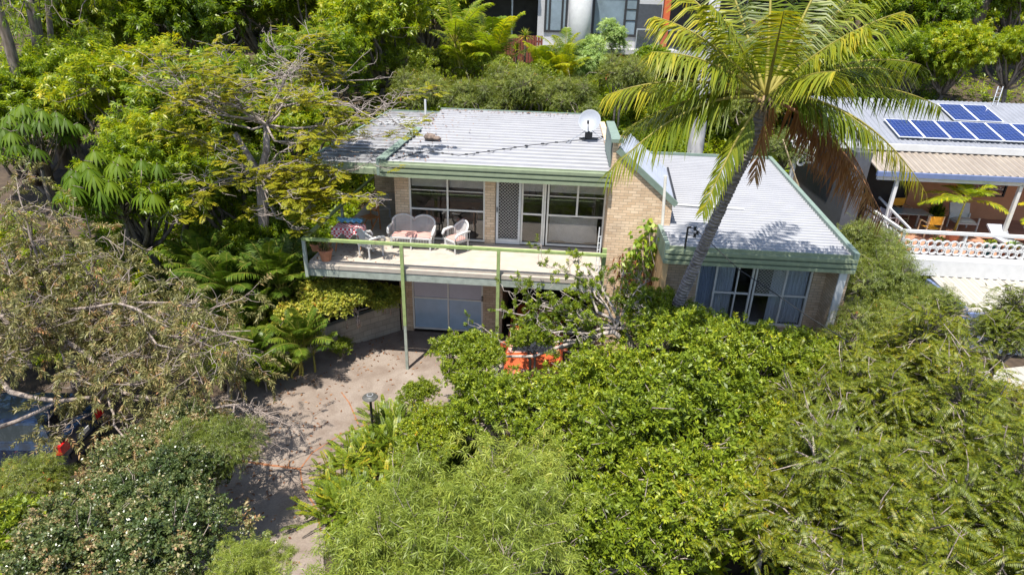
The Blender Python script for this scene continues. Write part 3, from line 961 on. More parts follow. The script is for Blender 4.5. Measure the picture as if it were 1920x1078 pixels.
wz0, wz1, tr = 3.43, 5.72, 4.44
w1 = window(house, -.33, 2.1, wz0, wz1, WF + .08, mull=(.9,), trans=((-.28, .875, tr), (.925, 2.05, tr), (-.28, .875, 5.06), (.925, 2.05, 5.06)))
MB().box(-.26, .85, WF + .14, WF + .16, 5.16, 5.7).build("blind", M['cream'], w1); MB().box(.95, 2.03, WF + .14, WF + .16, 5.16, 5.7).build("blind", M['cream'], w1)
screen_door(house, 2.46, 3.24, 3.43, 5.7, WF + .03)
MB().box(2.56, 3.14, WF + .14, WF + .16, 5.42, 5.7).build("blind", M['cream'], house)
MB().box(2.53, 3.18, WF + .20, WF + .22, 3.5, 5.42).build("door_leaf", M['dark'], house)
w2 = window(house, 3.25, 4.02, wz0, wz1, WF + .08, mull=(3.93,), trans=((3.3, 3.9, tr), (3.3, 3.9, 5.06)))
MB().box(3.3, 3.9, WF + .14, WF + .16, 5.16, 5.7).build("blind", M['cream'], w2)
w3 = window(house, 4.06, 5.875, wz0, wz1, WF + .08, trans=((4.11, 5.82, tr), (4.11, 4.97, 5.06), (5.03, 5.82, 5.06)))
MB().box(4.97, 5.03, WF + .045, WF + .11, tr + .025, wz1 - .055).build("upright", M['offwhite'], w3)
MB().box(4.13, 5.8, WF + .14, WF + .16, 5.16, 5.7).build("blind", M['cream'], w3)
sf = MB(); sf.sheet(lambda u, v: (4.15 + 1.55 * u, WF + .45 + .05 * math.sin(7 * u), 3.43 + .86 * v + .03 * math.sin(9 * u)), 24, 2)
sf.box(4.15, 5.7, WF + .52, WF + 1.2, 3.43, 3.85); sf.build("pale_sofa", M['cream'], house)
sf = MB(); sf.box(-.1, 1.7, WF + 1.0, WF + 1.9, 4.12, 4.17)
for xx in (0, 1.6):
    for yy in (1.1, 1.8): sf.box(xx - .03, xx + .03, WF + yy - .03, WF + yy + .03, 3.43, 4.12)
sf.build("dining_table", M['timber'], house)
# --- roofs
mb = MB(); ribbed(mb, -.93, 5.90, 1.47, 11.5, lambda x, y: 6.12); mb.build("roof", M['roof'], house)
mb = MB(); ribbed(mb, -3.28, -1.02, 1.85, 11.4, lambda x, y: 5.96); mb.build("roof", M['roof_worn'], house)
fascia(-.93, 5.90, 1.43, 5.72, 6.17, house, M['green'])
fascia(-3.3, -.96, 1.81, 5.68, 5.99, house, M['green'], 1)
mb = MB()
mb.box(-1.02, -.93, 1.40, 6.6, 5.74, 6.24); mb.box(-.93, -.75, 1.47, 6.6, 6.20, 6.24)
mb.box(-3.36, -3.28, 1.8, 11.4, 5.7, 6.02); mb.box(-1.0, 5.9, 11.5, 11.62, 6.0, 6.2); mb.box(-3.3, -1.0, 11.4, 11.5, 5.85, 6.05)
mb.build("barge_board", M['green2'], house)
mb = MB(); mb.box(-.9, 5.86, 1.5, WF + .2, 5.86, 5.9); mb.box(-3.26, -1.03, 1.9, 11.3, 5.84, 5.88); mb.build("soffit", M['soffit'], house)
mb = MB(); q = at(798, 213, z=6.15); mb.tube([(q[0], q[1], 6.1), (q[0], q[1], 6.72)], .045, 10); mb.build("vent_pipe", M['white'], house)
# fin cap: the steep little roof behind the brick fin
mb = MB()
cA, cB, cC, cD = at(1160, 277, y=1.72), at(1265, 378, y=1.72), at(1250, 316, y=4.6), at(1182, 251, y=4.6)
def capf(u, v): return tuple((cA * (1 - u) + cB * u) * (1 - v) + (cD * (1 - u) + cC * u) * v)
nx = 40
for i in range(nx):
    u0, u1 = i / nx, (i + 1) / nx
    h = .02 if i % 4 == 0 else 0.
    q = [capf(u0, 0), capf(u1, 0), capf(u1, 1), capf(u0, 1)]
    mb.add([(x, y, z + h) for x, y, z in q] + [(x, y, z - .05) for x, y, z in q], [(0, 1, 2, 3), (7, 6, 5, 4), (0, 4, 5, 1), (1, 5, 6, 2), (2, 6, 7, 3), (3, 7, 4, 0)])
mb.build("fin_roof", plain("steep_roof_sheet", (.36, .39, .47), .4, .1, 2.), house)
mb = MB()
mb.bar(cA - np.array([.02, .1, .04]), cB + np.array([.03, -.1, -.06]), .16, .17, up=(0, 1, 0)); mb.box(5.80, 6.16, 1.50, 1.9, 6.98, 7.08)
mb.box(5.82, 6.08, 1.9, 4.6, 7.02, 7.07); mb.box(5.84, 5.87, 1.9, 4.6, 6.2, 7.02)
mb.build("fin_capping", M['green2'], house)
mb = MB(); mb.bar(cB + np.array([.03, 0, .01]), cC + np.array([.03, 0, .01]), .05, .08); mb.build("fin_gutter", M['black'], house)
mb = MB(); mb.prism([(5.9, 5.9), (cC[0] - .1, 4.8), (cC[0] - .1, cC[2] - .08), (cD[0], cD[2] - .08), (5.9, cD[2] - .05)], 4.45, 4.58, 'y'); mb.build("fin_back_wall", M['brick'], house)
mb = MB(); mb.tube([at(1248, 330, y=1.5), at(1240, 450, y=1.5), at(1233, 520, y=1.5)], .045, 8); mb.build("downpipe", M['offwhite'], house)
# --- wing
wzr = lambda x, y: 4.5 + .05 * y
xr = lambda y: 12.46 + .04 * y
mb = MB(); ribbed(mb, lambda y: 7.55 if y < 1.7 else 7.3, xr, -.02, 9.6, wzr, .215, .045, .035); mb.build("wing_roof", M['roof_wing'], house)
fascia(7.42, 12.56, -.06, 4.04, 4.5, house, M['green'])
mb = MB()
mb.box(7.40, 7.52, -.10, 1.58, 4.05, 4.62); mb.build("wing_barge_board", M['green2'], house); mb = MB()
mb.add([(xr(0) - .02, -.1, 4.05), (xr(0) + .12, -.1, 4.05), (xr(0) + .12, -.1, 4.62), (xr(0) - .02, -.1, 4.62),
        (xr(9.7) - .02, 9.7, 4.5), (xr(9.7) + .12, 9.7, 4.5), (xr(9.7) + .12, 9.7, 5.1), (xr(9.7) - .02, 9.7, 5.1)],
       [(0, 1, 2, 3), (7, 6, 5, 4), (0, 4, 5, 1), (1, 5, 6, 2), (2, 6, 7, 3), (3, 7, 4, 0)])
mb.box(7.3, 12.78, 9.62, 9.72, 4.75, 5.08)
mb.build("wing_barge_board", M['green2'], house)
mb = MB(); mb.box(7.53, 12.44, -.03, .02, 4.5, 4.535); mb.build("gutter_edge", M['green'], house)
mb = MB(); mb.bar(at(1264, 383, z=4.72), at(1395, 392, z=4.72), .12, .03); mb.build("flashing", M['white'], house)
MB().box(7.42, 7.57, .0, 1.6, -.3, 4.03).build("blade_wall", M['tan'], house)
mb = MB()
mb.box(7.571, 8.66, .9, 1.1, -.3, 4.45); mb.box(11.95, 12.30, .9, 1.1, -.3, 4.45)
mb.box(12.30, 12.52, .02, 9.4, -.3, 4.42); mb.box(8.66, 11.95, .9, 1.1, -.3, 1.78); mb.box(6.1, 7.42, 1.86, 2.0, -.4, 4.4)
mb.build("wing_wall", M['brick'], house)
MB().box(12.22, 12.42, -.04, .018, 1.2, 4.03).build("corner_post", M['white'], house)
MB().box(7.571, 12.3, .02, .9, 4.2, 4.24).build("wing_soffit", M['soffit'], house)
mb = MB(); mb.box(7.6, 12.28, 4.2, 4.3, 1.8, 4.4); mb.box(7.6, 12.28, 1.11, 4.2, 1.74, 1.79); mb.box(7.58, 7.62, 1.11, 4.2, 1.8, 4.4); mb.build("wing_interior", M['interior'], house)
wt = 2.78
w4 = window(house, 8.66, 11.95, 1.78, 4.1, 1.0, mull=(9.2, 10.26, 10.36, 11.22), trans=((9.23, 10.22, wt), (10.4, 11.9, wt)), frame='offwhite', pane='glass_wing')
MB().box(9.82, 9.86, .97, 1.03, 1.84, 4.04).build("upright", M['offwhite'], w4)
def curtain(x0, x1, y, z0, z1, par, mat, n=10, amp=.035):
    mb = MB(); mb.sheet(lambda u, v: (x0 + (x1 - x0) * u, y + amp * math.sin(u * n * 6.283) + .012 * math.sin(u * n * 17), z0 + (z1 - z0) * v), n * 10, 1)
    return mb.build("curtain", mat, par, True)
curtain(8.72, 9.25, 1.16, 1.82, 4.1, w4, M['curtain_blue'], 7)
curtain(9.22, 9.78, 1.17, 1.82, 4.1, w4, M['curtain'], 8)
curtain(10.9, 11.92, 1.17, 1.82, 4.1, w4, M['curtain'], 13)
gb = MB()
a, b, c_, e = 10.4, 11.2, 2.82, 4.05
for k in np.arange(a - (e - c_), b, .1):
    for s in (1, -1):
        p0, p1 = ((k, c_), (k + e - c_, e)) if s == 1 else ((k, e), (k + e - c_, c_))
        t0 = max(0, (a - p0[0]) / (p1[0] - p0[0])); t1 = min(1, (b - p0[0]) / (p1[0] - p0[0]))
        if t1 - t0 > .03:
            A = np.array(p0) + (np.array(p1) - np.array(p0)) * t0; B = np.array(p0) + (np.array(p1) - np.array(p0)) * t1
            gb.bar((A[0], .93 - .006 * s, A[1]), (B[0], .93 - .006 * s, B[1]), .008, .008, up=(0, 1, 0))
gb.build("grille", M['offwhite'], w4)
# --- ground storey
w5 = window(house, -.36, 2.06, .1, 3.0, WF + .05, mull=(.87,), trans=((-.3, .84, 1.3), (.9, 2.0, 1.3)), frame='offwhite',
            panes=[(-.3, .84, .16, 1.28, 'glass_blue'), (.9, 2.0, .16, 1.28, 'glass_blue'), (-.3, .84, 1.32, 2.94, 'glass_grey'), (.9, 2.0, 1.32, 2.94, 'glass_grey')])
MB().box(2.02, 2.05, WF - .06, WF, 1.32, 1.5).build("handle", M['black'], w5)
# --- balcony
bal = MB()
bal.box(-2.85, 5.80, .14, WF, 3.28, 3.40); bal.box(-2.85, -.78, WF, 7.6, 3.28, 3.40)
bal.box(-2.87, 5.80, .0, .11, 3.22, 3.345)
slab = bal.build("balcony_floor", M['concrete'], house)
mb = MB()
for xx in np.arange(-1.9, 5.6, 1.45): mb.box(xx - .004, xx + .004, .15, WF - .02, 3.4, 3.4035)
mb.box(-2.8, 5.75, 1.25, 1.258, 3.4, 3.4038); mb.build("floor_joint", plain("joint_grout", (.36, .31, .27), .9), slab)
mb = MB(); mb.box(-2.85, 5.80, .015, .10, 2.98, 3.2); mb.box(-2.85, -2.76, .11, 7.5, 3.0, 3.27); mb.build("edge_beam", M['beam'], house)
mb = MB(); mb.box(-2.75, 5.8, 1.2, 1.3, 3.05, 3.27)
mb.build("joist", M['beam'], house)
rl = MB()
rl.box(-2.92, 5.83, -.10, .0, 4.12, 4.2); rl.box(-2.92, -2.82, .0, 7.0, 4.125, 4.195)
rl.box(5.74, 5.83, .0, .06, 3.2, 4.11)
rl.box(5.72, 5.84, .06, .16, 3.4, 4.3)
rail = rl.build("balcony_rail", M['greenrail'], house)
for xx in (-2.87, -2.87): pass
MB().box(-2.92, -2.83, -.095, -.01, 2.98, 4.12).build("rail_post", M['beam'], rail)
MB().box(-2.90, -2.82, 3.2, 3.28, 3.0, 4.12).build("rail_post", M['beam'], rail)
for xx in (0.0, 2.80):
    p = MB().box(xx - .048, xx + .048, -.105, -.01, 1.55, 4.12).build("balcony_post", M['greenrail'], house)
    MB().box(xx - .042, xx + .042, -.10, -.016, 0, 1.55).build("lower_post", M['beam'], p)

# ------------------------------------------------------------------ retaining wall at the left of the driveway
rw = np.array([(-5.6, -1.6), (-4.2, -.95), (-2.7, .45), (-1.75, 1.5), (-.82, 2.36)])
mb = MB()
for i in range(len(rw) - 1):
    a, b = rw[i], rw[i + 1]
    d = (b - a) / np.linalg.norm(b - a); n = np.array([-d[1], d[0]]) * .2
    h0, h1 = .95 + .03 * i, .95 + .03 * (i + 1)
    mb.add([(*a, -.3), (*b, -.3), (*(b + n), -.3), (*(a + n), -.3), (*a, h0), (*b, h1), (*(b + n), h1), (*(a + n), h0)],
           [(0, 3, 2, 1), (4, 5, 6, 7), (0, 1, 5, 4), (1, 2, 6, 5), (2, 3, 7, 6), (3, 0, 4, 7)])
tag(mb.build("retaining_wall", M['block']), "low whitewashed block wall curving along the left of the driveway under the variegated bushes", "wall")


# ------------------------------------------------------------------ things on the roofs
p = at(1103, 262, z=6.17)
t = thing("satellite_dish", "grey satellite dish on a black tripod at the right end of the main roof", "satellite dish", p)
mb = MB()
ax = nrm(np.array([-.12, -.80, .58])); sx = nrm(np.cross(ax, ZUP)); uy = np.cross(sx, ax)
c0 = p + ZUP * .62
rings = []
for i, (rr, dd) in enumerate([(0, 0), (.12, .008), (.24, .035), (.34, .075), (.385, .10), (.39, .10), (.34, .06), (.2, .01), (0, -.02)]):
    rings.append([c0 + ax * dd + rr * (math.cos(a) * sx + 1.06 * math.sin(a) * uy) for a in np.linspace(0, 6.283, 29)[:-1]])
mb.add([q for rg in rings for q in rg], [(i * 28 + k, i * 28 + (k + 1) % 28, (i + 1) * 28 + (k + 1) % 28, (i + 1) * 28 + k) for i in range(len(rings) - 1) for k in range(28)])
mb.build("reflector", M['dish'], t, True)
mb = MB(); mb.tube([c0 - uy * .38, c0 - uy * .25 + ax * .4], .016, 6); mb.tube([c0 - uy * .25 + ax * .36, c0 - uy * .20 + ax * .46], .04, 8); mb.build("feed_arm", M['black'], t)
mb = MB(); mb.tube([p + ZUP * .02, p + ZUP * .45, c0 - ax * .03], .035, 8); mb.box(p[0] - .32, p[0] + .32, p[1] - .05, p[1] + .05, p[2], p[2] + .05)
mb.box(p[0] - .13, p[0] + .13, p[1] - .1, p[1] + .1, p[2] + .05, p[2] + .25)
mb.build("mount", M['black'], t)
mb = MB()
for sgn in (-1, 1): mb.tube([p + ZUP * .35 + np.array([.05 * sgn, 0, 0]), p + np.array([.75 * sgn, -.75, 0])], .014, 5)
mb.build("strut", M['steel'], t)
cable_pts = [at(1140, 256, z=6.2), at(1085, 263, z=6.2), at(1000, 272, z=6.19), at(930, 282, z=6.2), at(860, 292, z=6.19), at(800, 283, z=6.25), at(735, 300, z=6.22)]
mb = MB(); mb.tube(cable_pts, .012, 5)
for a, b in zip(cable_pts[:-1], cable_pts[1:]):
    for k in (.2, .5, .8):
        q = a + (b - a) * k; mb.tube([q - (b - a) * .03, q + (b - a) * .03 + ZUP * .01], .028, 6)
tag(mb.build("cable", M['black'], None, org=(0, 0, 6.2)), "thin black cable lying slack across the ribs of the main roof", "cable")
mb = MB(); q = at(806, 262, z=6.17)
g = np.random.default_rng(5)
pr = [(0.0, 0.0), (.16, .02), (.22, .09), (.17, .17), (.06, .21)]
mb.lathe(pr, (q[0], q[1], q[2]), 9); mb.lathe([(0, 0), (.12, .01), (.15, .07), (.08, .13)], (q[0] + .26, q[1] - .05, q[2]), 8)
tag(mb.build("debris_heap", bark_mat("brown_debris", (.08, .06, .05), (.2, .15, .12)), None, org=q), "small brown heap of debris beside the cable on the main roof", "debris")
mb = MB(); a, b = at(712, 232, z=6.02), at(752, 222, z=6.02)
for i in range(6):
    mb.bar((a[0] + i * .26, a[1] - .2, 6.04), (a[0] + .3 + i * .26, a[1] + 1.5, 6.04), .03, .02)
for j in range(4): mb.bar((a[0] + j * .1, a[1] + j * .45, 6.06), (a[0] + 1.4 + j * .1, a[1] + j * .45, 6.06), .03, .02)
tag(mb.build("wire_rack", M['white'], None, org=(a[0], a[1], 6.0)), "white wire rack lying on the lower left roof in the tree's shade", "rack")
# service mast with its wire
b0 = at(1284, 466, z=4.53); hd = b0 + ZUP * .62
t = thing("service_mast", "short black power mast with insulators at the front left of the wing roof", "power mast", b0)
mb = MB(); mb.tube([b0, hd], .028, 8); mb.tube([hd, hd + np.array([.08, -.03, .02])], .02, 6); mb.build("mast", M['black'], t)
mb = MB()
for k, (dx, dz) in enumerate(((.12, -.02), (.2, -.14), (.14, -.22))):
    mb.tube([hd + np.array([.02, -.02, dz]), hd + np.array([dx + .06, -.05, dz])], .012, 5); mb.lathe([(.0, -.06), (.045, -.05), (.03, 0), (.045, .05), (.0, .06)], tuple(hd + np.array([dx + .06, -.05, dz])), 8)
mb.build("insulators", M['black'], t)
wire = [hd + np.array([.18, -.05, -.02]), at(1385, 505, y=-1.2), at(1450, 548, y=-2.6), at(1510, 590, y=-4), at(1590, 640, y=-6)]
wp = []
for a, b in zip(wire[:-1], wire[1:]):
    for k in np.linspace(0, 1, 5)[:-1]: wp.append(a + (b - a) * k)
mb = MB(); mb.tube(wp + [wire[-1]], .011, 5)
tag(mb.build("power_wire", M['black'], None, org=hd), "thin black power wire running from the mast on the wing roof down past its windows", "wire")


# ------------------------------------------------------------------ furniture on the balcony
def wicker_seat(name, label, cat, loc, rot, W=.58, double=False):
    """rounded wicker armchair or love seat facing -y, at the origin and then moved"""
    t = thing(name, label, cat)
    hw, dp, sh = W / 2, .50, .40
    for x in (-hw + .05, hw - .05):
        for y in (-dp / 2, dp / 2): MB().tube([(x, y, 0), (x, y, sh)], [.026, .03], 6).build("leg", M['wicker'], t)
    if double: MB().tube([(0, -dp / 2, 0), (0, -dp / 2, sh)], .026, 6).build("leg", M['wicker'], t)
    mb = MB(); mb.box(-hw, hw, -dp / 2 - .02, dp / 2 + .02, sh - .05, sh)
    n = int(W / .05)
    for i in range(n + 1): mb.tube([(-hw + W * i / n, -dp / 2 - .01, sh - .05), (-hw + W * i / n, -dp / 2 - .01, sh - .2)], .007, 4)
    mb.tube([(-hw, -dp / 2 - .01, sh - .2), (hw, -dp / 2 - .01, sh - .2)], .011, 5)
    mb.build("seat", M['wicker'], t)
    # back: open weave of stakes and weavers inside a thick rim; the love seat has two humps
    def top(u):
        if double: return .80 + .16 * abs(math.sin(math.pi * u * 2)) ** .6 * (1 if True else 0) - .05 * (abs(u - .5) < .02)
        return .50 + .42 * math.sin(math.pi * (.08 + .84 * u)) ** .5
    def pt(u, z):
        x = (u - .5) * W * 1.02
        return np.array([x, dp / 2 + .03 + .09 * (z - sh) + (-.14 * (2 * u - 1) ** 4 if not double else -.08 * (2 * u - 1) ** 6), z])
    mb = MB(); nu = 40 if double else 24
    for i in range(nu + 1):
        u = i / nu
        mb.tube([pt(u, sh), pt(u, (sh + top(u)) / 2), pt(u, top(u))], .008, 4, False)
    for z in np.arange(sh + .05, .98, .036):
        seg = []
        for i in range(nu + 1):
            u = i / nu
            if z < top(u): seg.append(pt(u, z))
            else:
                if len(seg) > 1: mb.tube(seg, .0075, 4, False)
                seg = []
        if len(seg) > 1: mb.tube(seg, .0075, 4, False)
    mb.build("backrest", M['wicker'], t)
    mb = MB(); mb.tube([pt(0, sh)] + [pt(i / nu, top(i / nu)) for i in range(nu + 1)] + [pt(1, sh)], .032, 7); mb.build("back_rim", M['wicker'], t, True)
    for s in (-1, 1):
        mb = MB(); x = s * (hw + .03)
        mb.tube([(x, dp / 2 + .03, .66), (x * 1.03, 0, .67), (x * 1.04, -dp / 2 + .02, .64), (x, -dp / 2 - .05, .54), (x, -dp / 2 - .02, sh - .02)], [.028, .045, .05, .042, .03], 7)
        for i in range(7): y = dp / 2 - i * dp / 6.5; mb.tube([(x, y, sh - .04), (x * 1.02, y, .65)], .008, 4)
        mb.build("armrest", M['wicker'], t, True)
    mb = MB()
    c_ = [(-hw + .05, hw - .05)]
    for a, b in c_:
        mb.sheet(lambda u, v: (a + (b - a) * u, -dp / 2 + .02 + (dp - .06) * v, sh + .015 + .075 * (max(0, math.sin(math.pi * u)) ** .25) * (max(0, math.sin(math.pi * v)) ** .3)), 16, 10)
    mb.build("cushion", M['pink'], t, True)
    t.location = loc; t.rotation_euler = (0, 0, rot)
    return t


q = at(775, 462, z=3.4); wicker_seat("wicker_sofa", "white wicker love seat with a double-humped back and pink cushion, against the window", "sofa", (q[0], 1.72, 3.405), .0, 1.32, True)
q = at(855, 473, z=3.4); wicker_seat("wicker_armchair", "rounded white wicker armchair facing left in front of the brick pier", "armchair", (q[0], q[1] + .15, 3.405), -.75)
q = at(695, 482, z=3.4); wicker_seat("wicker_armchair", "white wicker armchair seen from behind beside the balcony rail, near the checked cloth", "armchair", (q[0], q[1] + .1, 3.405), 2.5)
# folding table with two cloths
q = at(655, 466, z=3.4)
t = thing("folding_table", "orange timber folding table carrying a red checked cloth on the balcony", "table", (q[0], q[1], 3.402), None)
mb = MB(); mb.box(q[0] - .36, q[0] + .46, q[1] - .28, q[1] + .3, 4.12, 4.145); mb.build("tabletop", M['timber'], t)
for sx_ in (-.34, .42):
    mb = MB(); mb.bar((q[0] + sx_, q[1] - .28, 3.4), (q[0] + sx_, q[1] + .26, 4.12), .04, .025); mb.build("leg", M['timber'], t)
    mb = MB(); mb.bar((q[0] + sx_ * .9, q[1] + .28, 3.4), (q[0] + sx_ * .9, q[1] - .24, 4.12), .04, .025); mb.build("leg", M['timber'], t)
def cloth(x0, x1, y0, y1, z, drop, sway):
    def fn(u, v):
        x = x0 - drop + (x1 - x0 + 2 * drop) * u; y = y0 - drop + (y1 - y0 + 2 * drop) * v
        dx = max(x0 - x, x - x1, 0); dy = max(y0 - y, y - y1, 0); d = min(dx + dy, drop * 1.4)
        return (min(max(x, x0 - .03 - .1 * dx), x1 + .03 + .1 * dx), min(max(y, y0 - .03 - .1 * dy), y1 + .03 + .1 * dy), z - d * .92 + .012 * math.sin(x * 21 + y * 9) + sway * d * math.sin(x * 16 + y * 13))
    return fn
mb = MB(); mb.sheet(cloth(q[0] - .37, q[0] + .47, q[1] - .29, q[1] + .2, 4.165, .26, .3), 34, 28); tag(mb.build("checked_cloth", M['check'], None, True, (q[0], q[1], 4.1)), "red and white checked cloth draped over the folding table", "tablecloth")
mb = MB(); mb.sheet(lambda u, v: (q[0] - .4 + .78 * u + .06 * math.sin(7 * v), q[1] + .12 + .34 * v, 4.20 + .05 * math.sin(u * 13 + v * 5) ** 2 + .05 * math.sin(v * 3.1)), 26, 12)
tag(mb.build("blue_towel", M['blue_cloth'], None, True, (q[0], q[1], 4.15)), "crumpled bright blue towel lying on the checked cloth", "towel")


def slat_chair(name, label, loc, rot, mat, cat="chair", group=None):
    t = thing(name, label, cat, group=group)
    for x in (-.22, .22):
        MB().bar((x, -.2, 0), (x, .16, .45), .035, .03).build("leg", mat, t)
        MB().bar((x, .24, 0), (x, .2, .92), .035, .03).build("leg", mat, t)
    mb = MB()
    for k in range(6): mb.box(-.24, .24, -.22 + k * .075, -.16 + k * .075, .44, .462)
    mb.build("seat", mat, t)
    mb = MB()
    for k in range(3): mb.box(-.2, .2, .185, .205, .62 + k * .1, .69 + k * .1)
    mb.build("backrest", mat, t)
    t.location = loc; t.rotation_euler = (0, 0, rot)
    return t


qq = at(688, 432, z=3.4); slat_chair("timber_chair", "orange timber slatted chair behind the checked cloth", (qq[0] + .1, qq[1] + .1, 3.403), -.6, M['timber'])
g = np.random.default_rng(3)
def pot(name, label, loc, r, h, mat, leafmat, n, ll, lw, seed, up=(30, 85), two=True, curl=.3, cat="potted plant"):
    g = np.random.default_rng(seed)
    t = thing(name, label, cat, loc)
    x, y, z = loc
    mb = MB(); mb.lathe([(r * .68, 0), (r, h * .88), (r * 1.08, h * .88), (r * 1.08, h), (r * .95, h), (r * .92, h * .9), (0, h * .9)], (x, y, z), 20); mb.build("pot", mat, t, False)
    az = g.random(n) * 6.283; el = np.radians(g.uniform(*up, n))
    D = np.stack([np.cos(az) * np.cos(el), np.sin(az) * np.cos(el), np.sin(el)], 1)
    P = np.array([x, y, z + h * .9]) + np.c_[g.normal(size=(n, 2)) * r * .35, np.abs(g.normal(size=n)) * ll * .3]
    s_ = nrm(np.cross(D, ZUP + .01))
    leaves_obj("foliage", [(P, D, nrm(np.cross(s_, D)), ll * (.6 + .6 * g.random(n)), np.full(n, lw), g.random(n))], leafmat, t, curl, two=two)
    return t


q = at(612, 488, z=3.4); pot("potted_plant", "terracotta pot with a straggly half-dead plant in the front left corner of the balcony", (q[0], q[1], 3.403), .2, .34, M['terracotta'], LV['gum'], 90, .3, .03, 4)
q = at(592, 470, z=3.4); pot("potted_plant", "bright green bushy pot plant squeezed against the left balcony rail", (q[0], q[1], 3.403), .15, .22, M['terracotta'], LV['fern'], 170, .34, .03, 8)
q = at(700, 425, z=3.4)
slat_chair("shaded_chair", "dark chair standing deep in the shade under the left roof", (-1.7, 4.2, 3.403), .4, M['steel'])
# chrome clothes-airer beside the right window, leaning on the rail end
mb = MB(); a = at(1127, 470, z=3.42)
mb.tube([(5.6, .55, 3.4), (5.62, .60, 4.75)], .018, 6); mb.tube([(5.68, .4, 3.4), (5.68, .52, 4.5)], .018, 6)
for k in range(5): mb.tube([(5.60, .5 + .0 * k, 3.7 + .2 * k), (5.69, .5, 3.72 + .2 * k)], .01, 5)
tag(mb.build("folded_airer", M['white'], None, org=(5.6, .5, 3.4)), "narrow white folded clothes airer leaning at the right end of the balcony", "clothes airer")


# ------------------------------------------------------------------ cars (nose along -y)
def car(name, label, paint, L=4.3, W=1.74, H=1.44, wagon=False, plate=True):
    t = thing(name, label, "car")
    hl = L / 2
    # y, top z, half width
    st = [(-hl, .58, .62), (-hl + .06, .70, .72), (-hl + .35, .82, .82), (-hl + .9, .92, .86), (-hl + 1.15, .95, .87), (0, .96, .87), (hl - .7, .98, .87), (hl - .2, .98, .84), (hl - .04, .92, .78), (hl, .62, .72)]
    sc = W / 1.74
    mb = MB(); rings = []
    for y, zt, hw in st:
        hw *= sc
        rings.append([(-hw * .86, y, .2), (-hw, y, .36), (-hw * 1.01, y, .55), (-hw, y, min(zt - .06, .82)), (-hw * .93, y, zt), (-hw * .5, y, zt + .025), (0, y, zt + .035), (hw * .5, y, zt + .025), (hw * .93, y, zt), (hw, y, min(zt - .06, .82)), (hw * 1.01, y, .55), (hw, y, .36), (hw * .86, y, .2)])
    n = 13
    mb.add([p_ for r_ in rings for p_ in r_], [(i * n + k, i * n + (k + 1) % n, (i + 1) * n + (k + 1) % n, (i + 1) * n + k) for i in range(len(rings) - 1) for k in range(n)] + [tuple(range(n)), tuple(range((len(rings) - 1) * n, len(rings) * n))[::-1]])
    mb.build("body", paint, t, False)
    # cabin
    yb0, yb1 = -hl + 1.05, hl - (.18 if wagon else .42)
    yr0, yr1 = -hl + 1.75, hl - (.42 if wagon else .95)
    bw, rw_ = .80 * sc, .62 * sc
    B = [(-bw, yb0, .95), (bw, yb0, .95), (bw, yb1, .97), (-bw, yb1, .97)]; T = [(-rw_, yr0, H - .04), (rw_, yr0, H - .04), (rw_, yr1, H - .03), (-rw_, yr1, H - .03)]
    T2 = [(-rw_ * .8, yr0 + .2, H), (rw_ * .8, yr0 + .2, H), (rw_ * .8, yr1 - .15, H), (-rw_ * .8, yr1 - .15, H)]
    mb = MB(); mb.add(B + T + T2, [(0, 1, 5, 4), (1, 2, 6, 5), (2, 3, 7, 6), (3, 0, 4, 7), (4, 5, 9, 8), (5, 6, 10, 9), (6, 7, 11, 10), (7, 4, 8, 11), (8, 9, 10, 11)])
    mb.build("cabin", paint, t)
    def pane(nm, q4, ins=(.07, .07), off=.006, split=None):
        q4 = [np.array(k, float) for k in q4]
        nn = nrm(np.cross(q4[1] - q4[0], q4[3] - q4[0]))
        P_ = lambda u, v: (q4[0] * (1 - u) * (1 - v) + q4[1] * u * (1 - v) + q4[2] * u * v + q4[3] * (1 - u) * v) + nn * off
        iu, iv = ins
        mb = MB()
        for u0, u1 in (split or ((iu, 1 - iu),)): mb.quad(P_(u0, iv), P_(u1, iv), P_(u1, 1 - iv), P_(u0, 1 - iv))
        return mb.build(nm, M['carglass'], t)
    pane("windscreen", (B[0], B[1], T[1], T[0])); pane("rear_window", (B[2], B[3], T[3], T[2]), (.1, .1))
    pane("side_window", (B[1], B[2], T[2], T[1]), (.05, .12), split=((.06, .47), (.52, .94))); pane("side_window", (B[3], B[0], T[0], T[3]), (.05, .12), split=((.06, .48), (.53, .94)))
    for sx_ in (-1, 1):
        for yy in (-hl + .82, hl - .82):
            x = sx_ * .80 * sc
            wv = MB().lathe([(.20, -.1), (.29, -.1), (.315, -.06), (.315, .06), (.29, .1), (.2, .1)], (x, yy, .315), 24, 'x').build("wheel", M['tyre'], t)
            MB().lathe([(.05, -.07), (.2, -.06), (.2, .06), (.05, .07)], (x + sx_ * .045, yy, .315), 14, 'x').build("rim", M['steel'], wv)
        MB().add([(sx_ * .42, -hl + .0, .56), (sx_ * .72, -hl + .07, .58), (sx_ * .74, -hl + .2, .74), (sx_ * .42, -hl + .045, .70), (sx_ * .42, -hl + .15, .56), (sx_ * .72, -hl + .25, .58), (sx_ * .74, -hl + .35, .74), (sx_ * .42, -hl + .2, .70)],
                 [(0, 1, 2, 3), (7, 6, 5, 4), (0, 4, 5, 1), (1, 5, 6, 2), (2, 6, 7, 3), (3, 7, 4, 0)]).build("headlight", M['lens'], t)
        MB().box(min(sx_ * .54, sx_ * .84) * sc, max(sx_ * .54, sx_ * .84) * sc, hl - .14, hl + .012, .66, .90).build("taillight", M['red_light'], t)
        MB().box(min(sx_ * .86, sx_ * 1.02) * sc, max(sx_ * .86, sx_ * 1.02) * sc, yb0 + .3, yb0 + .42, .94, 1.08).build("mirror", paint, t)
    MB().box(-.38, .38, -hl - .02, -hl + .05, .34, .52).build("grille", M['black'], t)
    MB().box(-.19, .19, hl + .001, hl + .022, .64, .75).build("number_plate", M['lens'], t)
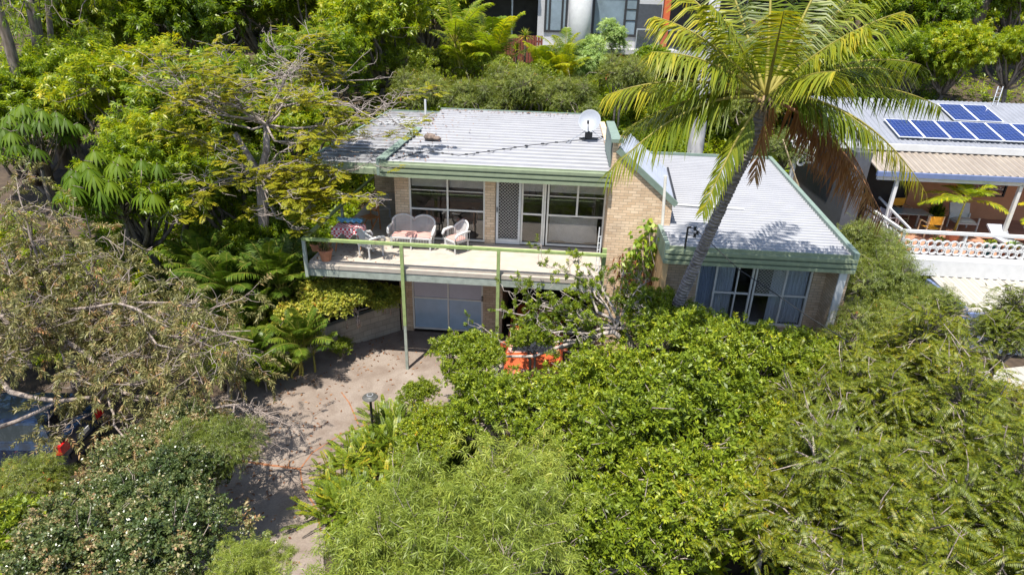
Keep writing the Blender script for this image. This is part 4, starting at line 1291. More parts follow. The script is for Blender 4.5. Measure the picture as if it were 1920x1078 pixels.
    MB().box(-.62, .62, hl - .05, hl + .03, .36, .5).build("bumper", M['black'], t)
    return t


c = car("parked_car", "orange-red car parked under the balcony with its bonnet out in the sun behind the shrubs", car_paint("orange_red_paint", (.45, .095, .035)), 4.4)
c.location = (3.93, .80, .055)
a, b = at(124, 822, z=.85), at(178, 768, z=.85)
mid = (a + b) / 2; dv = b - a
c = car("parked_car", "metallic blue hatchback parked under the gum branches at the left edge", car_paint("metallic_blue_paint", (.008, .022, .06)), 4.2, wagon=True)
ang = math.atan2(dv[1], dv[0])                      # line across its tail
ang2 = ang + math.pi
hx, hy = -math.sin(ang2), math.cos(ang2)             # tail direction
if hx * 1 + hy * -.3 < 0: ang2 = ang; hx, hy = -hx, -hy
c.rotation_euler = (0, 0, ang2)
c.location = (mid[0] - hx * 2.1, mid[1] - hy * 2.1, tz1(mid[0], mid[1]) + .06)
q = at(1852, 90, y=30)
c = car("parked_car", "bright blue off-roader with a roof rack, far behind the trees at the top right", car_paint("bright_blue_paint", (.01, .13, .55)), 4.5, 1.85, 1.75, True)
mb = MB()
for k in range(4): mb.box(-.6, .6, -.5 + k * .5, -.45 + k * .5, 1.76, 1.8)
mb.box(-.62, -.57, -.5, 1.05, 1.77, 1.81); mb.box(.57, .62, -.5, 1.05, 1.77, 1.81)
mb.build("roof_rack", M['white'], c)
c.location = (q[0], q[1], q[2] - .9); c.rotation_euler = (0, 0, 1.9)
CARZ = q[2] - .9

# lamp beside the driveway
q = at(699, 806, z=.02)
t = thing("garden_lamp", "dark mushroom-topped garden lamp on a short post among the ferns beside the driveway", "garden lamp", (q[0], q[1], tz1(q[0], q[1])))
mb = MB(); mb.tube([(q[0], q[1], -.1), (q[0], q[1], 1.04)], .035, 8); mb.build("post", M['black'], t)
mb = MB(); mb.lathe([(.03, 1.03), (.19, 1.05), (.205, 1.07), (.19, 1.09), (.13, 1.11), (.11, 1.125), (.07, 1.13), (.06, 1.16), (.0, 1.165)], (q[0], q[1], 0), 28); mb.build("lamp_shade", plain("dark_bronze", (.07, .07, .065), .5, .3), t, False)
MB().lathe([(.05, 1.132), (.085, 1.135), (.085, 1.15), (.05, 1.153)], (q[0], q[1], 0), 20).build("shade_ring", M['steel'], t)


# ------------------------------------------------------------------ the neighbours' house at the right
nb = thing("neighbour_house", "right-hand neighbouring house with grey and cream roofs and a white breeze-block veranda balustrade", "house", (17, 6, 0))
FZ = 2.65
EY, EZ = 7.4, 5.2
mb = MB()
def ribY(mb, x0, x1, y0, z0, y1, z1, pitch=.19, h=.03, th=.05):
    """roof sheet with ribs running down the slope"""
    xs = []
    x = x0
    while x < x1: xs += [(x, 0), (x + pitch * .45, 0), (x + pitch * .6, h), (x + pitch * .85, h)]; x += pitch
    n = len(xs)
    vs = [(x, y0, z0 + hh) for x, hh in xs] + [(x, y1, z1 + hh) for x, hh in xs] + [(x, y0, z0 - th) for x, hh in xs] + [(x, y1, z1 - th) for x, hh in xs]
    fs = []
    for i in range(n - 1):
        fs += [(i, i + 1, n + i + 1, n + i), (2 * n + i, 3 * n + i, 3 * n + i + 1, 2 * n + i + 1), (i + 1, i, 2 * n + i, 2 * n + i + 1), (n + i, n + i + 1, 3 * n + i + 1, 3 * n + i)]
    fs += [(0, n, 3 * n, 2 * n), (n - 1, 3 * n - 1, 4 * n - 1, 2 * n - 1)]
    mb.add(vs, fs)
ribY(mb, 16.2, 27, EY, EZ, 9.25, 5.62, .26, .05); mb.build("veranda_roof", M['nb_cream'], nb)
mb = MB(); ribY(mb, 15.4, 27, 9.2, 5.86, 13.6, 7.05, .2, .03); ribY(mb, 15.4, 27, 13.6, 7.05, 18, 5.9, .2, .03); mb.build("main_roof", M['nb_roof'], nb)
mb = MB(); mb.box(16.1, 27, EY - .13, EY - .01, EZ - .16, EZ + .01); mb.build("gutter", M['nb_blue'], nb)
mb = MB(); mb.box(16.2, 27, EY + .0, EY + .1, EZ - .32, EZ - .06); mb.box(15.4, 27, 9.08, 9.19, 5.66, 5.9); mb.box(15.3, 15.39, 9.0, 13.6, 5.7, 6.0); mb.build("roof_fascia", M['white'], nb)
mb = MB(); mb.box(16.2, 27, 5.4, 11, FZ - .3, FZ); mb.build("veranda_floor", M['nb_deck'], nb)
mb = MB(); mb.box(19.2, 27, 10.6, 10.8, FZ, 5.8); mb.box(16.2, 17.2, 10.6, 10.8, FZ, 5.8); mb.box(17.2, 19.2, 10.6, 10.8, 4.9, 5.8); mb.build("veranda_wall", M['nb_wall'], nb)
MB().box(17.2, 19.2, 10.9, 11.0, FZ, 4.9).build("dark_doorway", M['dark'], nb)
for xa, xb in ((21.3, 23.0),):
    f_ = window(nb, xa, xb, FZ + 1.0, FZ + 2.2, 10.55, frame='black')
mb = MB(); mb.box(15.6, 16.2, 8.2, 17, -.5, 5.7); mb.box(16.21, 27, 11.0, 17, -.5, 5.7); mb.box(16.2, 27, 6.4, 11, -1, FZ - .31); mb.build("side_wall", plain("dark_grey_wall", (.07, .075, .09), .8, .15), nb)  # one dark grey over all faces of these walls
for x in (16.95, 21.35): MB().box(x - .06, x + .06, EY + .0, EY + .12, FZ, EZ - .3).build("veranda_post", M['white'], nb)
# balustrade: a white rail over two rows of hollow round blocks
mb = MB()
mb.box(16.65, 27, 5.42, 5.58, FZ + .86, FZ + .95); mb.box(16.55, 27, 5.38, 5.56, FZ - .02, FZ + .06)
for x in (16.66, 18.75, 20.85, 22.95, 25.05): mb.box(x - .02, x + .05, 5.45, 5.55, FZ + .06, FZ + .86)
mb.build("balustrade", M['white'], nb)
def ring(mb, c, r, ri, d, axis='y', n=16):
    vs, fs = [], []
    for yy in (-d / 2, d / 2):
        for rr in (r, ri):
            for k in range(n):
                a = 6.283 * k / n
                q = (rr * math.cos(a), yy, rr * math.sin(a))
                if axis == 'x': q = (q[1], q[0], q[2])
                vs.append((c[0] + q[0], c[1] + q[1], c[2] + q[2]))
    for k in range(n):
        k2 = (k + 1) % n
        fs += [(k, k2, n + k2, n + k), (3 * n + k, 3 * n + k2, 2 * n + k2, 2 * n + k), (k, 2 * n + k, 2 * n + k2, k2), (n + k, n + k2, 3 * n + k2, 3 * n + k)]
    mb.add(vs, fs)
mb = MB()
for i in range(36):
    x = 16.85 + i * .27
    ring(mb, (x, 5.5, FZ + .48), .15, .098, .09); ring(mb, (x + .135, 5.5, FZ + .235), .15, .098, .09)
    mb.box(x + .10, x + .17, 5.462, 5.538, FZ + .30, FZ + .40)
mb.build("breeze_blocks", M['white'], nb)
mb = MB(); mb.box(16.56, 16.66, 5.6, 8.6, FZ + .86, FZ + .95); mb.box(16.5, 16.66, 5.57, 8.6, FZ - .02, FZ + .06); mb.box(16.57, 16.65, 7.3, 7.38, FZ + .06, FZ + .86)
mb.bar((16.95, 5.7, FZ + .91), (16.95, 8.4, FZ + 1.3), .05, .07)
mb.build("side_balustrade", M['white'], nb)
mb = MB()
for i in range(10):
    y = 5.75 + i * .28
    ring(mb, (16.6, y, FZ + .62), .15, .098, .09, 'x'); ring(mb, (16.6, y + .14, FZ + .37), .15, .098, .09, 'x'); ring(mb, (16.6, y, FZ + .15), .13, .085, .09, 'x')
mb.build("side_breeze_blocks", M['white'], nb)
mb = MB(); mb.box(16.5, 27, 5.2, 5.37, FZ - .62, FZ - .02); mb.box(16.4, 16.5, 5.2, 9, FZ - .6, FZ - .02); mb.build("veranda_edge", M['white'], nb)
mb = MB(); a, b = at(1728, 508, z=1.95), at(1812, 584, z=1.75)
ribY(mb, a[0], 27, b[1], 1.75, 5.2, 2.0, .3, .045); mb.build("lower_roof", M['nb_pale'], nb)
mb = MB(); mb.box(a[0] - .14, a[0] - .01, b[1] - .1, 5.2, 1.52, 1.9); mb.box(a[0], 27, b[1] - .12, b[1] - .01, 1.5, 1.74); mb.build("lower_fascia", M['nb_blue'], nb)
mb = MB(); mb.box(a[0] + .15, 27, b[1] + .7, b[1] + .8, -.5, 1.62); mb.box(a[0] + .15, a[0] + .27, b[1] + .5, 5.3, -.5, 1.62); mb.build("lower_wall", M['white'], nb)
# solar panels: a top pair and a front row
rise = (7.05 - 5.86) / 4.4
def panel(xc, y0, label):
    t = thing("solar_panel", label, "solar panel", (xc, y0, 5.86 + rise * (y0 - 9.2) + .11), "blue solar panels on the neighbours' roof")
    hx_, ly = .485, 1.66
    MB().add([(xc + sx_ * hx_, y0 + yy, t.location.z + zz) for zz in (0, .035) for sx_, yy in ((-1, 0), (1, 0), (1, ly), (-1, ly))],
             [(0, 3, 2, 1), (4, 5, 6, 7), (0, 1, 5, 4), (1, 2, 6, 5), (2, 3, 7, 6), (3, 0, 4, 7)]).build("frame", M['solar_frame'], t)
    MB().add([(xc + sx_ * (hx_ - .03), y0 + yy, t.location.z + zz) for zz in (.02, .039) for sx_, yy in ((-1, .03), (1, .03), (1, ly - .03), (-1, ly - .03))],
             [(0, 3, 2, 1), (4, 5, 6, 7), (0, 1, 5, 4), (1, 2, 6, 5), (2, 3, 7, 6), (3, 0, 4, 7)]).build("cells", M['solar'], t)
    t.rotation_euler = (math.atan(rise), 0, 0)
    return t
wh = ["leftmost", "second from the left", "third from the left", "fourth from the left", "fifth from the left", "rightmost, cut by the frame,"]
x0p = at(1690, 258, y=9.6)[0] + .48
for i in range(6): panel(x0p - .08 + i * 1.0, 9.6, "solar panel %s in the lower row on the grey roof" % wh[i])
xt = at(1805, 215, y=11.4)[0] + .2
panel(xt, 11.34, "left one of the two solar panels raised above the lower row"); panel(xt + 1.0, 11.34, "right one of the two solar panels raised above the lower row")
# roof aerial / ladder behind the roof
q = at(1861, 196, y=13.3)
mb = MB()
for k in (0, .2): mb.tube([(q[0] + k, 13.3, 6.9), (q[0] + k + .18, 13.6, 7.75)], .022, 6)
for k in range(5): mb.tube([(q[0] + .036 * k, 13.3 + .06 * k, 7.0 + .16 * k), (q[0] + .2 + .036 * k, 13.3 + .06 * k, 7.0 + .16 * k)], .014, 5)
tag(mb.build("ladder", M['steel'], None, org=(q[0], 13.3, 6.9)), "steel ladder rising behind the neighbours' roof ridge above the raised pair of panels", "ladder")
# veranda furniture
def director_chair(label, loc, rot, fabric, fr='palewood', group="folding canvas chairs on the neighbours' veranda"):
    t = thing("canvas_chair", label, "chair", group=group)
    for x in (-.27, .27):
        MB().bar((x, -.22, 0), (x, -.2, .62), .04, .03).build("leg", M[fr], t)
        MB().bar((x, .24, 0), (x, .27, .92), .04, .03).build("leg", M[fr], t)
    mb = MB()
    for x in (-.27, .27): mb.box(x - .03, x + .03, -.26, .3, .621, .65)
    mb.box(-.25, .25, -.235, -.205, .12, .17); mb.box(-.25, .25, .225, .255, .28, .33)
    mb.build("frame_rails", M[fr], t)
    MB().sheet(lambda u, v: (-.25 + .5 * u, -.22 + .46 * v, .43 - .04 * math.sin(math.pi * u)), 8, 2).build("seat", M[fabric], t)
    MB().box(-.29, .29, .243, .262, .58, .90).build("backrest", M[fabric], t)
    t.location = loc; t.rotation_euler = (0, 0, rot)
q = at(1752, 440, z=FZ); director_chair("yellow canvas folding chair seen from behind at the neighbours' white balustrade", (18.75, 7.7, FZ + .005), math.pi + .1, 'canvas')
q = at(1742, 400, z=FZ); director_chair("yellow canvas folding chair at the far side of the veranda table", (18.6, 9.7, FZ + .005), .2, 'canvas')
q = at(1695, 405, z=FZ); director_chair("white folding chair with grey fabric just inside the left veranda post", (17.45, 8.2, FZ + .005), 1.9, 'greyfab', 'white')
t = thing("veranda_table", "glass-topped table with pale legs on the neighbours' veranda between the canvas chairs", "table", (18.3, 8.7, FZ))
MB().box(17.7, 19.1, 8.25, 9.15, FZ + .70, FZ + .72).build("tabletop", plain("pale_glass_top", (.28, .36, .38), .1, .1), t)
for x in (17.8, 19.0):
    for y in (8.35, 9.05): MB().box(x - .035, x + .035, y - .035, y + .035, FZ, FZ + .7).build("leg", M['steel'], t)
t = thing("lounge_chair", "white veranda armchair with a pale cushion against the terracotta wall", "armchair", (20.7, 8.9, FZ))
MB().box(20.3, 21.1, 8.55, 9.25, FZ + .32, FZ + .38).build("seat", M['white'], t)
for x in (20.3, 21.06):
    for y in (8.55, 9.2): MB().bar((x, y, FZ), (x, y + .03, FZ + .6), .05, .05).build("leg", M['white'], t)
MB().bar((20.7, 9.24, FZ + .36), (20.7, 9.5, FZ + .95), .78, .05, up=(0, 1, 0)).build("backrest", M['white'], t)
mb = MB(); mb.sheet(lambda u, v: (20.36 + .68 * u, 8.58 + .6 * v, FZ + .39 + .1 * (math.sin(math.pi * u) * math.sin(math.pi * v)) ** .3), 10, 8); mb.build("cushion", M['offwhite'], t, True)
for i, (x, y, lb) in enumerate(((21.15, 6.9, "grey sun lounger lying left of the other one on the neighbours' veranda"), (22.5, 6.9, "grey sun lounger cut by the right frame edge on the neighbours' veranda"))):
    t = thing("sun_lounger", lb, "sun lounger", (x, y, FZ), "grey sun loungers on the neighbours' veranda")
    MB().box(x - .32, x + .32, y - .9, y + .3, FZ + .26, FZ + .33).build("seat", M['greyfab'], t)
    MB().bar((x, y + .31, FZ + .3), (x, y + .85, FZ + .62), .64, .07, up=(0, -.5, 1)).build("backrest", M['greyfab'], t)
    for sx_ in (-.28, .28):
        for yy in (-.8, .2): MB().box(x + sx_ - .025, x + sx_ + .025, y + yy - .025, y + yy + .025, FZ, FZ + .26).build("leg", M['steel'], t)
def potted_palm(label, loc, seed, s=1.):
    g = np.random.default_rng(seed)
    t = thing("potted_palm", label, "potted palm", loc)
    x, y, z = loc
    MB().lathe([(.17, 0), (.25, .34), (.28, .34), (.28, .4), (.22, .4), (.2, .36), (0, .36)], loc, 20).build("pot", M['terracotta'], t)
    mb = MB(); hd = np.array([x + .05, y, z + 1.15 * s])
    mb.tube([(x, y, z + .3), (x + .03, y, z + .7 * s), tuple(hd)], [.05, .035, .03], 6)
    n = 13; az = 6.283 * np.arange(n) / n + g.random(n) * .3; el = np.radians(g.uniform(10, 70, n))
    D = np.stack([np.cos(az) * np.cos(el), np.sin(az) * np.cos(el), np.sin(el)], 1)
    lf, pos = pinnates(g, np.repeat(hd[None], n, 0), D, (1.0 + .3 * g.random(n)) * s, .5, 20, .34 * s, .05, .2, .8, .25, .05, .6, .4 + .6 * g.random(n))
    for q in pos: mb.tube([hd] + list(q[::4]) + [q[-1]], list(np.linspace(.014, .004, len(q[::4]) + 2)), 4, False)
    mb.build("stem", M['rachis'], t, True)
    leaves_obj("fronds", [lf], LV['areca'], t, .25, two=True)
q = at(1772, 440, z=FZ); potted_palm("potted palm with arching yellow-green fronds beside the yellow canvas chair", (19.45, 7.3, FZ + .005), 2, 1.35)
potted_palm("potted palm beside the right veranda post of the neighbours' house", (21.75, 6.3, FZ + .005), 7, 1.25)
pot("potted_plant", "teal glazed pot behind the breeze blocks right of the yellow chair", (20.0, 5.95, FZ + .005), .2, .42, M['teal'], LV['dense'], 120, .22, .05, 11)
pot("potted_plant", "wide terracotta bowl of low succulents behind the white balustrade", (20.75, 5.9, FZ + .005), .34, .4, M['terracotta'], LV['silver'], 160, .2, .04, 12)
pot("potted_plant", "terracotta pot behind the breeze blocks below the arching potted palm", (18.15, 5.95, FZ + .005), .26, .45, M['terracotta'], LV['umbrella'], 60, .2, .04, 13)
pot("potted_plant", "dark leafy pot plant deep in the shade by the terracotta wall", (19.8, 9.3, FZ + .005), .25, .4, M['teal'], LV['umbrella'], 260, .5, .09, 14)
# garden beside the neighbours' wall
t = thing("surfboard", "pale surfboard leaning on the dark side wall between the two houses", "surfboard", (14.7, 5.6, 1.6))
def sb(u, v):
    a = 2 * math.pi * u; s_ = math.sin(math.pi * v) ** .55 * .26
    c0 = np.array([14.75, 5.2, 1.5]) + np.array([.75, 1.0, 1.75]) * v
    return c0 + s_ * math.cos(a) * np.array([.8, -.6, 0]) + .035 * math.sin(a) * np.array([-.3, -.7, .5])
mb = MB(); mb.sheet(sb, 16, 20); mb.build("board", M['nb_pale'], t, True)
q0, q1 = at(1480, 345, y=9.9), at(1489, 268, y=9.9)
t = thing("ornament_post", "white post topped by a cluster of hollow white rings behind the wing roof", "post", (q0[0], 9.9, tz1(q0[0], 9.9)))
mb = MB(); mb.tube([(q0[0], 9.9, tz1(q0[0], 9.9) - .3), (q0[0], 9.9, q1[2] + .1)], .10, 10); mb.tube([(q0[0] + .02, 9.9, q1[2] + .1), (q0[0] + .03, 9.9, q1[2] + .7)], .03, 6); mb.build("post", M['white'], t)
mb = MB()
for dx, dz in ((-.28, .22), (.06, .25), (-.12, .0), (.24, .02), (.30, -.3), (.52, -.25), (.12, -.33), (.36, -.55), (.55, -.6), (.2, -.72)):
    ring(mb, (q0[0] + dx, 9.76, q1[2] + dz), .17, .10, .1)
mb.build("rings", M['white'], t)
mb = MB(); mb.tube([at(1468, 262, y=9.6), at(1497, 350, y=9.6)], .03, 6); tag(mb.build("garden_stake", M['palewood'], None, org=at(1497, 350, y=9.6)), "pale timber stake slanting across the white ringed post", "stake")

# ------------------------------------------------------------------ the white house uphill
rh = thing("hillside_house", "white house standing uphill on tall round columns, with black-framed windows", "house", (6, 24, 7.2))
YW = 23.2
u0 = at(1112, 6, y=YW); u1 = at(1192, 70, y=YW); d0 = at(1198, 8, y=YW); d1 = at(1232, 95, y=YW); l0 = at(1022, 4, y=YW); l1 = at(1062, 62, y=YW)
flr = at(1190, 88, y=YW)[2]
mb = MB()
xl_, xr_ = at(1015, 60, y=YW)[0], at(1238, 60, y=YW)[0]
mb.box(xl_, xr_, YW, YW + .25, flr - .35, 14); mb.box(xr_, xr_ + 5, YW + 1.2, YW + 1.4, flr, 14); mb.box(-3.5, xl_, YW + 3.2, YW + 3.4, flr - 1, 14)
mb.box(xl_ - .25, xl_, YW, YW + 3.2, flr - .5, 14)
mb.box(xl_ - .1, xr_ + 5, YW - 1.4, YW + 8, flr - .36, flr - .1)
mb.build("walls", plain("rear_house_white", (.40, .40, .41), .7, .06), rh)
M['rear_glass'] = plain("sky_reflecting_glass", (.16, .21, .25), .05, .3, .8)
wn = window(rh, u0[0], u1[0], u1[2], u0[2] + .4, YW - .04, mull=(u0[0] + .72 * (u1[0] - u0[0]),), trans=((u0[0] + .74 * (u1[0] - u0[0]), u1[0] - .1, (u1[2] * 2 + u0[2]) / 3 + .3), (u0[0] + .74 * (u1[0] - u0[0]), u1[0] - .1, (u1[2] + u0[2] * 2) / 3 + .3)), frame='black', fw=.13, pane='rear_glass')
window(rh, l0[0], l1[0], l1[2], l0[2] + .4, YW - .04, mull=(l0[0] + .3, l1[0] - .3), frame='black', fw=.12, pane='rear_glass')
MB().box(d0[0], d1[0], YW - .06, YW - .005, d1[2], d0[2]).build("door", plain("dark_door", (.05, .055, .065), .4, .2), rh)
MB().box(xr_ + .05, xr_ + .4, YW - .25, YW + .3, flr, 14).build("rust_wall", M['orange_wall'], rh)
MB().box(xr_ + .6, xr_ + 4.9, YW + 1.05, YW + 1.19, flr, 13.9).build("dark_opening", M['dark'], rh)
MB().box(-3.4, xl_ - .3, YW + 3.0, YW + 3.19, flr - .8, 13.8).build("dark_opening", M['dark'], rh)
def column(px, py, y, r):
    q = at(px, py, y=y)
    mb = MB(); mb.tube([(q[0], y, tz1(q[0], y) - .5), (q[0], y, flr + 6)], r, 20); return mb.build("column", M['white'], rh, True)
mb = MB(); mb.box(-4.2, xl_ - .26, YW - .6, YW + 8, flr + 3.3, flr + 3.6); mb.box(xr_ + .6, xr_ + 6, YW - 1.8, YW + 8, flr + 3.3, flr + 3.6); mb.build("shade_slab", M['white'], rh)  # unseen slabs added overhead to shade the dark openings below
column(1086, 60, YW - 1.6, .62)
mb = MB()
ra, rb = at(1190, 88, y=YW - 1.2)[0], xr_ + 4.8
mb.box(ra, rb, YW - 1.35, YW - 1.29, flr + .95, flr + 1.03)
for x in np.linspace(ra, rb, 6): mb.box(x, x + .05, YW - 1.352, YW - 1.288, flr - .1, flr + .95)
rr = mb.build("railing", M['steel'], rh)
MB().box(ra + .06, rb, YW - 1.325, YW - 1.315, flr, flr + .93).build("glass_panel", M['glass_clear'], rr)
mb = MB(); mb.tube([(at(958, 60, y=YW)[0], YW + .5, 6.5), (at(958, 60, y=YW)[0], YW + .5, 13)], .06, 8); mb.build("pole", M['steel'], rh)
# red fence beside it
fx0, fx1 = at(935, 66, y=21.8)[0], at(985, 66, y=21.8)[0]
fz = at(960, 72, y=21.8)[2]
mb = MB()
for x in np.arange(fx0, fx1 + .9, .16): mb.box(x, x + .13, 21.8, 21.83, fz - 1.3, fz + .15 + .02 * math.sin(x * 40))
mb.box(fx0, fx1 + .9, 21.831, 21.87, fz - .2, fz - .1)
tag(mb.build("paling_fence", plain("red_brown_timber", (.17, .045, .028), .8, .3, 8.), None, org=(fx0, 21.8, fz - 1.3)), "dark red timber paling fence in the shade left of the white house", "fence")
# white-barked trunk rising behind the wing roof
a, b = at(1302, 292, y=12.5), at(1330, 60, y=12.5)
t = thing("ghost_gum", "thick white-barked gum trunk rising behind the wing roof under the coconut fronds", "tree", (a[0], 12.5, tz1(a[0], 12.5)))
mb = MB(); mb.tube([(a[0] - .03, 12.5, tz1(a[0], 12.5) - .5), tuple(a), tuple(a + (b - a) * .5 + np.array([.04, 0, 0])), tuple(b), tuple(b + np.array([.2, .3, 3.]))], [.42, .37, .31, .26, .2], 16); mb.build("trunk", M['bark_ghost'], t, True)
g = np.random.default_rng(77)
lb = rlobes(g, 4, (b[0] + .6, 13.4, b[2] + 3.6), 1.2, 1.0); P, O, c_ = crown_pts(g, lb, 700, .5)
leaves_obj("crown", [sprigs(g, P, O, 12, .3, .17, .03, .1, .5, .8, .5, c_)], LV['gum'], t, .2)


# ------------------------------------------------------------------ the coconut palm
tp = [at(1262, 590, y=-1.1), at(1275, 560, y=-1.2), at(1302, 500, y=-1.45), at(1338, 420, y=-1.8), at(1370, 350, y=-2.1), at(1400, 290, y=-2.35), at(1424, 220, y=-2.6), at(1436, 186, y=-2.7)]
cp = thing("coconut_palm", "tall leaning coconut palm with a ringed grey trunk in front of the wing", "palm", (tp[0][0] - .15, -1.1, tz1(tp[0][0], -1.1)))
path = [np.array([tp[0][0] - .2, -1.05, tz1(tp[0][0], -1.1) - .4])] + tp
fine_, rs = [], []
arr = np.array(path); seg = np.r_[0, np.cumsum(np.linalg.norm(np.diff(arr, axis=0), axis=1))]
g = np.random.default_rng(9)
dd = 0.
while dd < seg[-1]:
    f_ = dd / seg[-1]
    base_r = .165 - .05 * f_ + .05 * max(0, 1 - dd * 1.2)
    for off, k in ((0, 1.09), (.03, .89)):
        x_ = min(dd + off, seg[-1])
        fine_.append(np.array([np.interp(x_, seg, arr[:, c]) for c in range(3)])); rs.append(base_r * (k + .03 * g.normal()))
    dd += .075 + .03 * g.random()
mb = MB(); mb.tube(fine_, rs, 14); mb.build("trunk", M['palm_bark'], cp, False)
pc = at(1437, 176, y=-2.7)


def coco(tip, bend, dead=False, k=62, ll=1.0, seed=0, name='frond', twist=0.):
    g = np.random.default_rng(seed + 100)
    v = tip - pc
    L = np.linalg.norm(v) * (1.06 + .1 * bend)
    D0 = (v + ZUP * bend * L) / L
    st = pc + nrm(D0) * .12 - ZUP * .1
    side = np.cross(D0, ZUP)
    side = nrm(side + twist * ZUP)
    lf, pos = pinnates(g, st[None], D0[None], np.array([L]), bend, k, ll, .038 if not dead else .036, .2, .72, .10 if not dead else -.3, .42 if not dead else 1.3, .34,
                       np.array([.35 + .5 * g.random()]), .12 if not dead else .14, side[None])
    # leaves tatter and yellow towards the tip
    lf[5] = np.clip(lf[5] + .18 * np.tile(np.linspace(-.4, 1, k), 2), 0, 1)
    keep = g.random(len(lf[0])) > (.16 if not dead else .2)
    lf = [a[keep] for a in lf]
    T = np.linspace(0, 1, 14)
    rp = [st + D0 * L * t - ZUP * bend * L * t * t for t in T]
    rc = MB(); rc.tube([pc - ZUP * .15] + rp, [.06] + list(np.linspace(.045, .006, 14)), 6)
    r_ = rc.build(name, M['rachis_dead' if dead else 'rachis'], cp, True)
    leaves_obj("leaflets", [lf], LV['coco_dead' if dead else 'coco'], r_, .42 if not dead else .12, two=True)
    return r_


FR = [(1262, -40, .8, .22), (1335, -110, 1.3, .16), (1450, -140, .9, .12), (1580, -110, .6, .2), (1650, -50, .5, .25), (1690, 20, .0, .3), (1235, 30, -.3, .3),
      (1150, 172, -.8, .33), (1185, 235, -.1, .36), (1150, 318, -1.4, .50), (1230, 95, -1.3, .3), (1325, 385, -1.6, .42), (1625, 245, -1.6, .45), (1758, 196, .0, .33),
      (1722, 345, -1.1, .52), (1560, 130, -2.2, .25), (1722, 118, .9, .32), (1470, 20, -2.0, .18), (1345, 120, 2.4, .3), (1250, 205, -.4, .4), (1690, 135, .3, .35), (1610, 50, -1.4, .25), (1340, 10, -1.0, .2), (1560, 40, 2.4, .25)]
for i, (a, b, y_, bd) in enumerate(FR): coco(at(a, b, y=y_ - 2.1), bd, False, 84, .45 if i == 11 else .86, i)
for i, (a, b, y_, bd) in enumerate([(1650, 400, -.9, .42), (1630, 360, .3, .5), (1590, 330, .7, .6), (1415, 330, .9, .9)]):
    coco(at(a, b, y=y_ - 2.1), bd, True, 64, 1.15 if i < 3 else .6, 60 + i).__setitem__("label", "brown dead frond hanging from the crown")
mb = MB()
for i in range(16):
    a = i * 2.4; d = np.array([math.cos(a), math.sin(a), .25 - .5 * (i % 3 == 0)])
    mb.tube([pc - ZUP * .35, pc - ZUP * .1 + d * .16, pc + d * .34 + ZUP * (.08 - .2 * (i % 4))], [.06, .05, .012], 5)
mb.build("crown_sheath", bark_mat("palm_fibre", (.08, .05, .03), (.26, .18, .10)), cp, True)
mb = MB()
g = np.random.default_rng(4)
for i in range(3):
    a = -2.2 + i * .9
    d = np.array([math.cos(a), math.sin(a), 0])
    for j in range(12):
        e = d * (.35 + .25 * g.random()) + g.normal(size=3) * .12 + ZUP * (.1 - .45 * g.random())
        mb.tube([pc + d * .15, pc + d * .3 + ZUP * .1, pc + e], [.014, .010, .004], 4)
mb.build("flower_stalks", M['rachis'], cp)


# ------------------------------------------------------------------ open-branched trees
def open_tree(mb, g, fork, targets, r0, nsub, slen, ntw, tlen, flat=.5, bend=.12, up=.1):
    tips, dirs = [], []
    for T in targets:
        T = np.array(T, float); ln = np.linalg.norm(T - fork)
        pts = limb(g, fork, T, 8, bend)
        mb.tube(pts, list(np.linspace(r0, max(r0 * .22, .010), 8)), 7, False)
        ax = nrm(T - fork)
        for s in range(nsub):
            t = .3 + .7 * (s + g.random()) / nsub
            b = np.array([np.interp(t * 7, range(8), [p[c] for p in pts]) for c in range(3)])
            d = nrm(ax * .55 + g.normal(size=3) * np.array([1, 1, flat]) + ZUP * up)
            e = b + d * slen * (.5 + .7 * g.random())
            sp_ = limb(g, b, e, 6, .16)
            r1 = max(r0 * .30 * (1.1 - t * .5), .008)
            mb.tube(sp_, list(np.linspace(r1, .006, 6)), 5, False)
            for k in range(ntw):
                q = sp_[1 + (k * 4 // max(ntw, 1)) % 5] if k < ntw - 1 else sp_[-1]
                d2 = nrm(d * .6 + g.normal(size=3) * np.array([1, 1, flat]) + ZUP * up)
                e2 = q + d2 * tlen * (.5 + .8 * g.random())
                mb.tube(limb(g, q, e2, 4, .15), [.008, .007, .006, .0045], 4, False)
                tips.append(e2); dirs.append(d2)
    return np.array(tips), np.array(dirs)


# flat-topped poinciana left of the roof, half bare
g = np.random.default_rng(21)
fk = at(488, 330, y=2.0)
pt_ = thing("poinciana_tree", "flat-topped half-bare tree with pale twisting branches and sparse yellow-green leaves left of the roof", "tree", (fk[0] - .3, 2.3, tz1(fk[0], 2.3)))
mb = MB()
mb.tube([(fk[0] - .35, 2.4, tz1(fk[0], 2.4) - .5), (fk[0] - .28, 2.3, 3.4), tuple(fk)], [.2, .17, .14], 10)
s1, s2 = at(500, 235, y=2.3), at(440, 250, y=2.2)
mb.tube([fk, fk + (s1 - fk) * .5 + np.array([.1, 0, 0]), s1], [.13, .11, .09], 8); mb.tube([fk, fk + (s2 - fk) * .5, s2], [.12, .10, .08], 8)
hi = [(215, 118, 1.6), (300, 100, 2.6), (345, 140, 1.0), (420, 88, 3.6), (500, 75, 4.2), (590, 80, 4.4), (640, 130, 3.4), (700, 150, 3.8), (755, 170, 3.0), (690, 195, 1.8), (560, 130, 2.0), (470, 150, .8), (390, 190, .6), (300, 160, 1.4), (600, 185, 1.2), (780, 235, 2.6), (720, 232, 1.6)]
lo = [(640, 262, 1.0), (700, 300, .9), (735, 375, .3), (620, 350, -.1), (560, 300, .2), (300, 410, .2), (360, 330, .4), (420, 290, .2), (540, 400, -.3), (610, 420, -.2), (350, 250, 1.0), (580, 380, -.2), (600, 325, .6)]
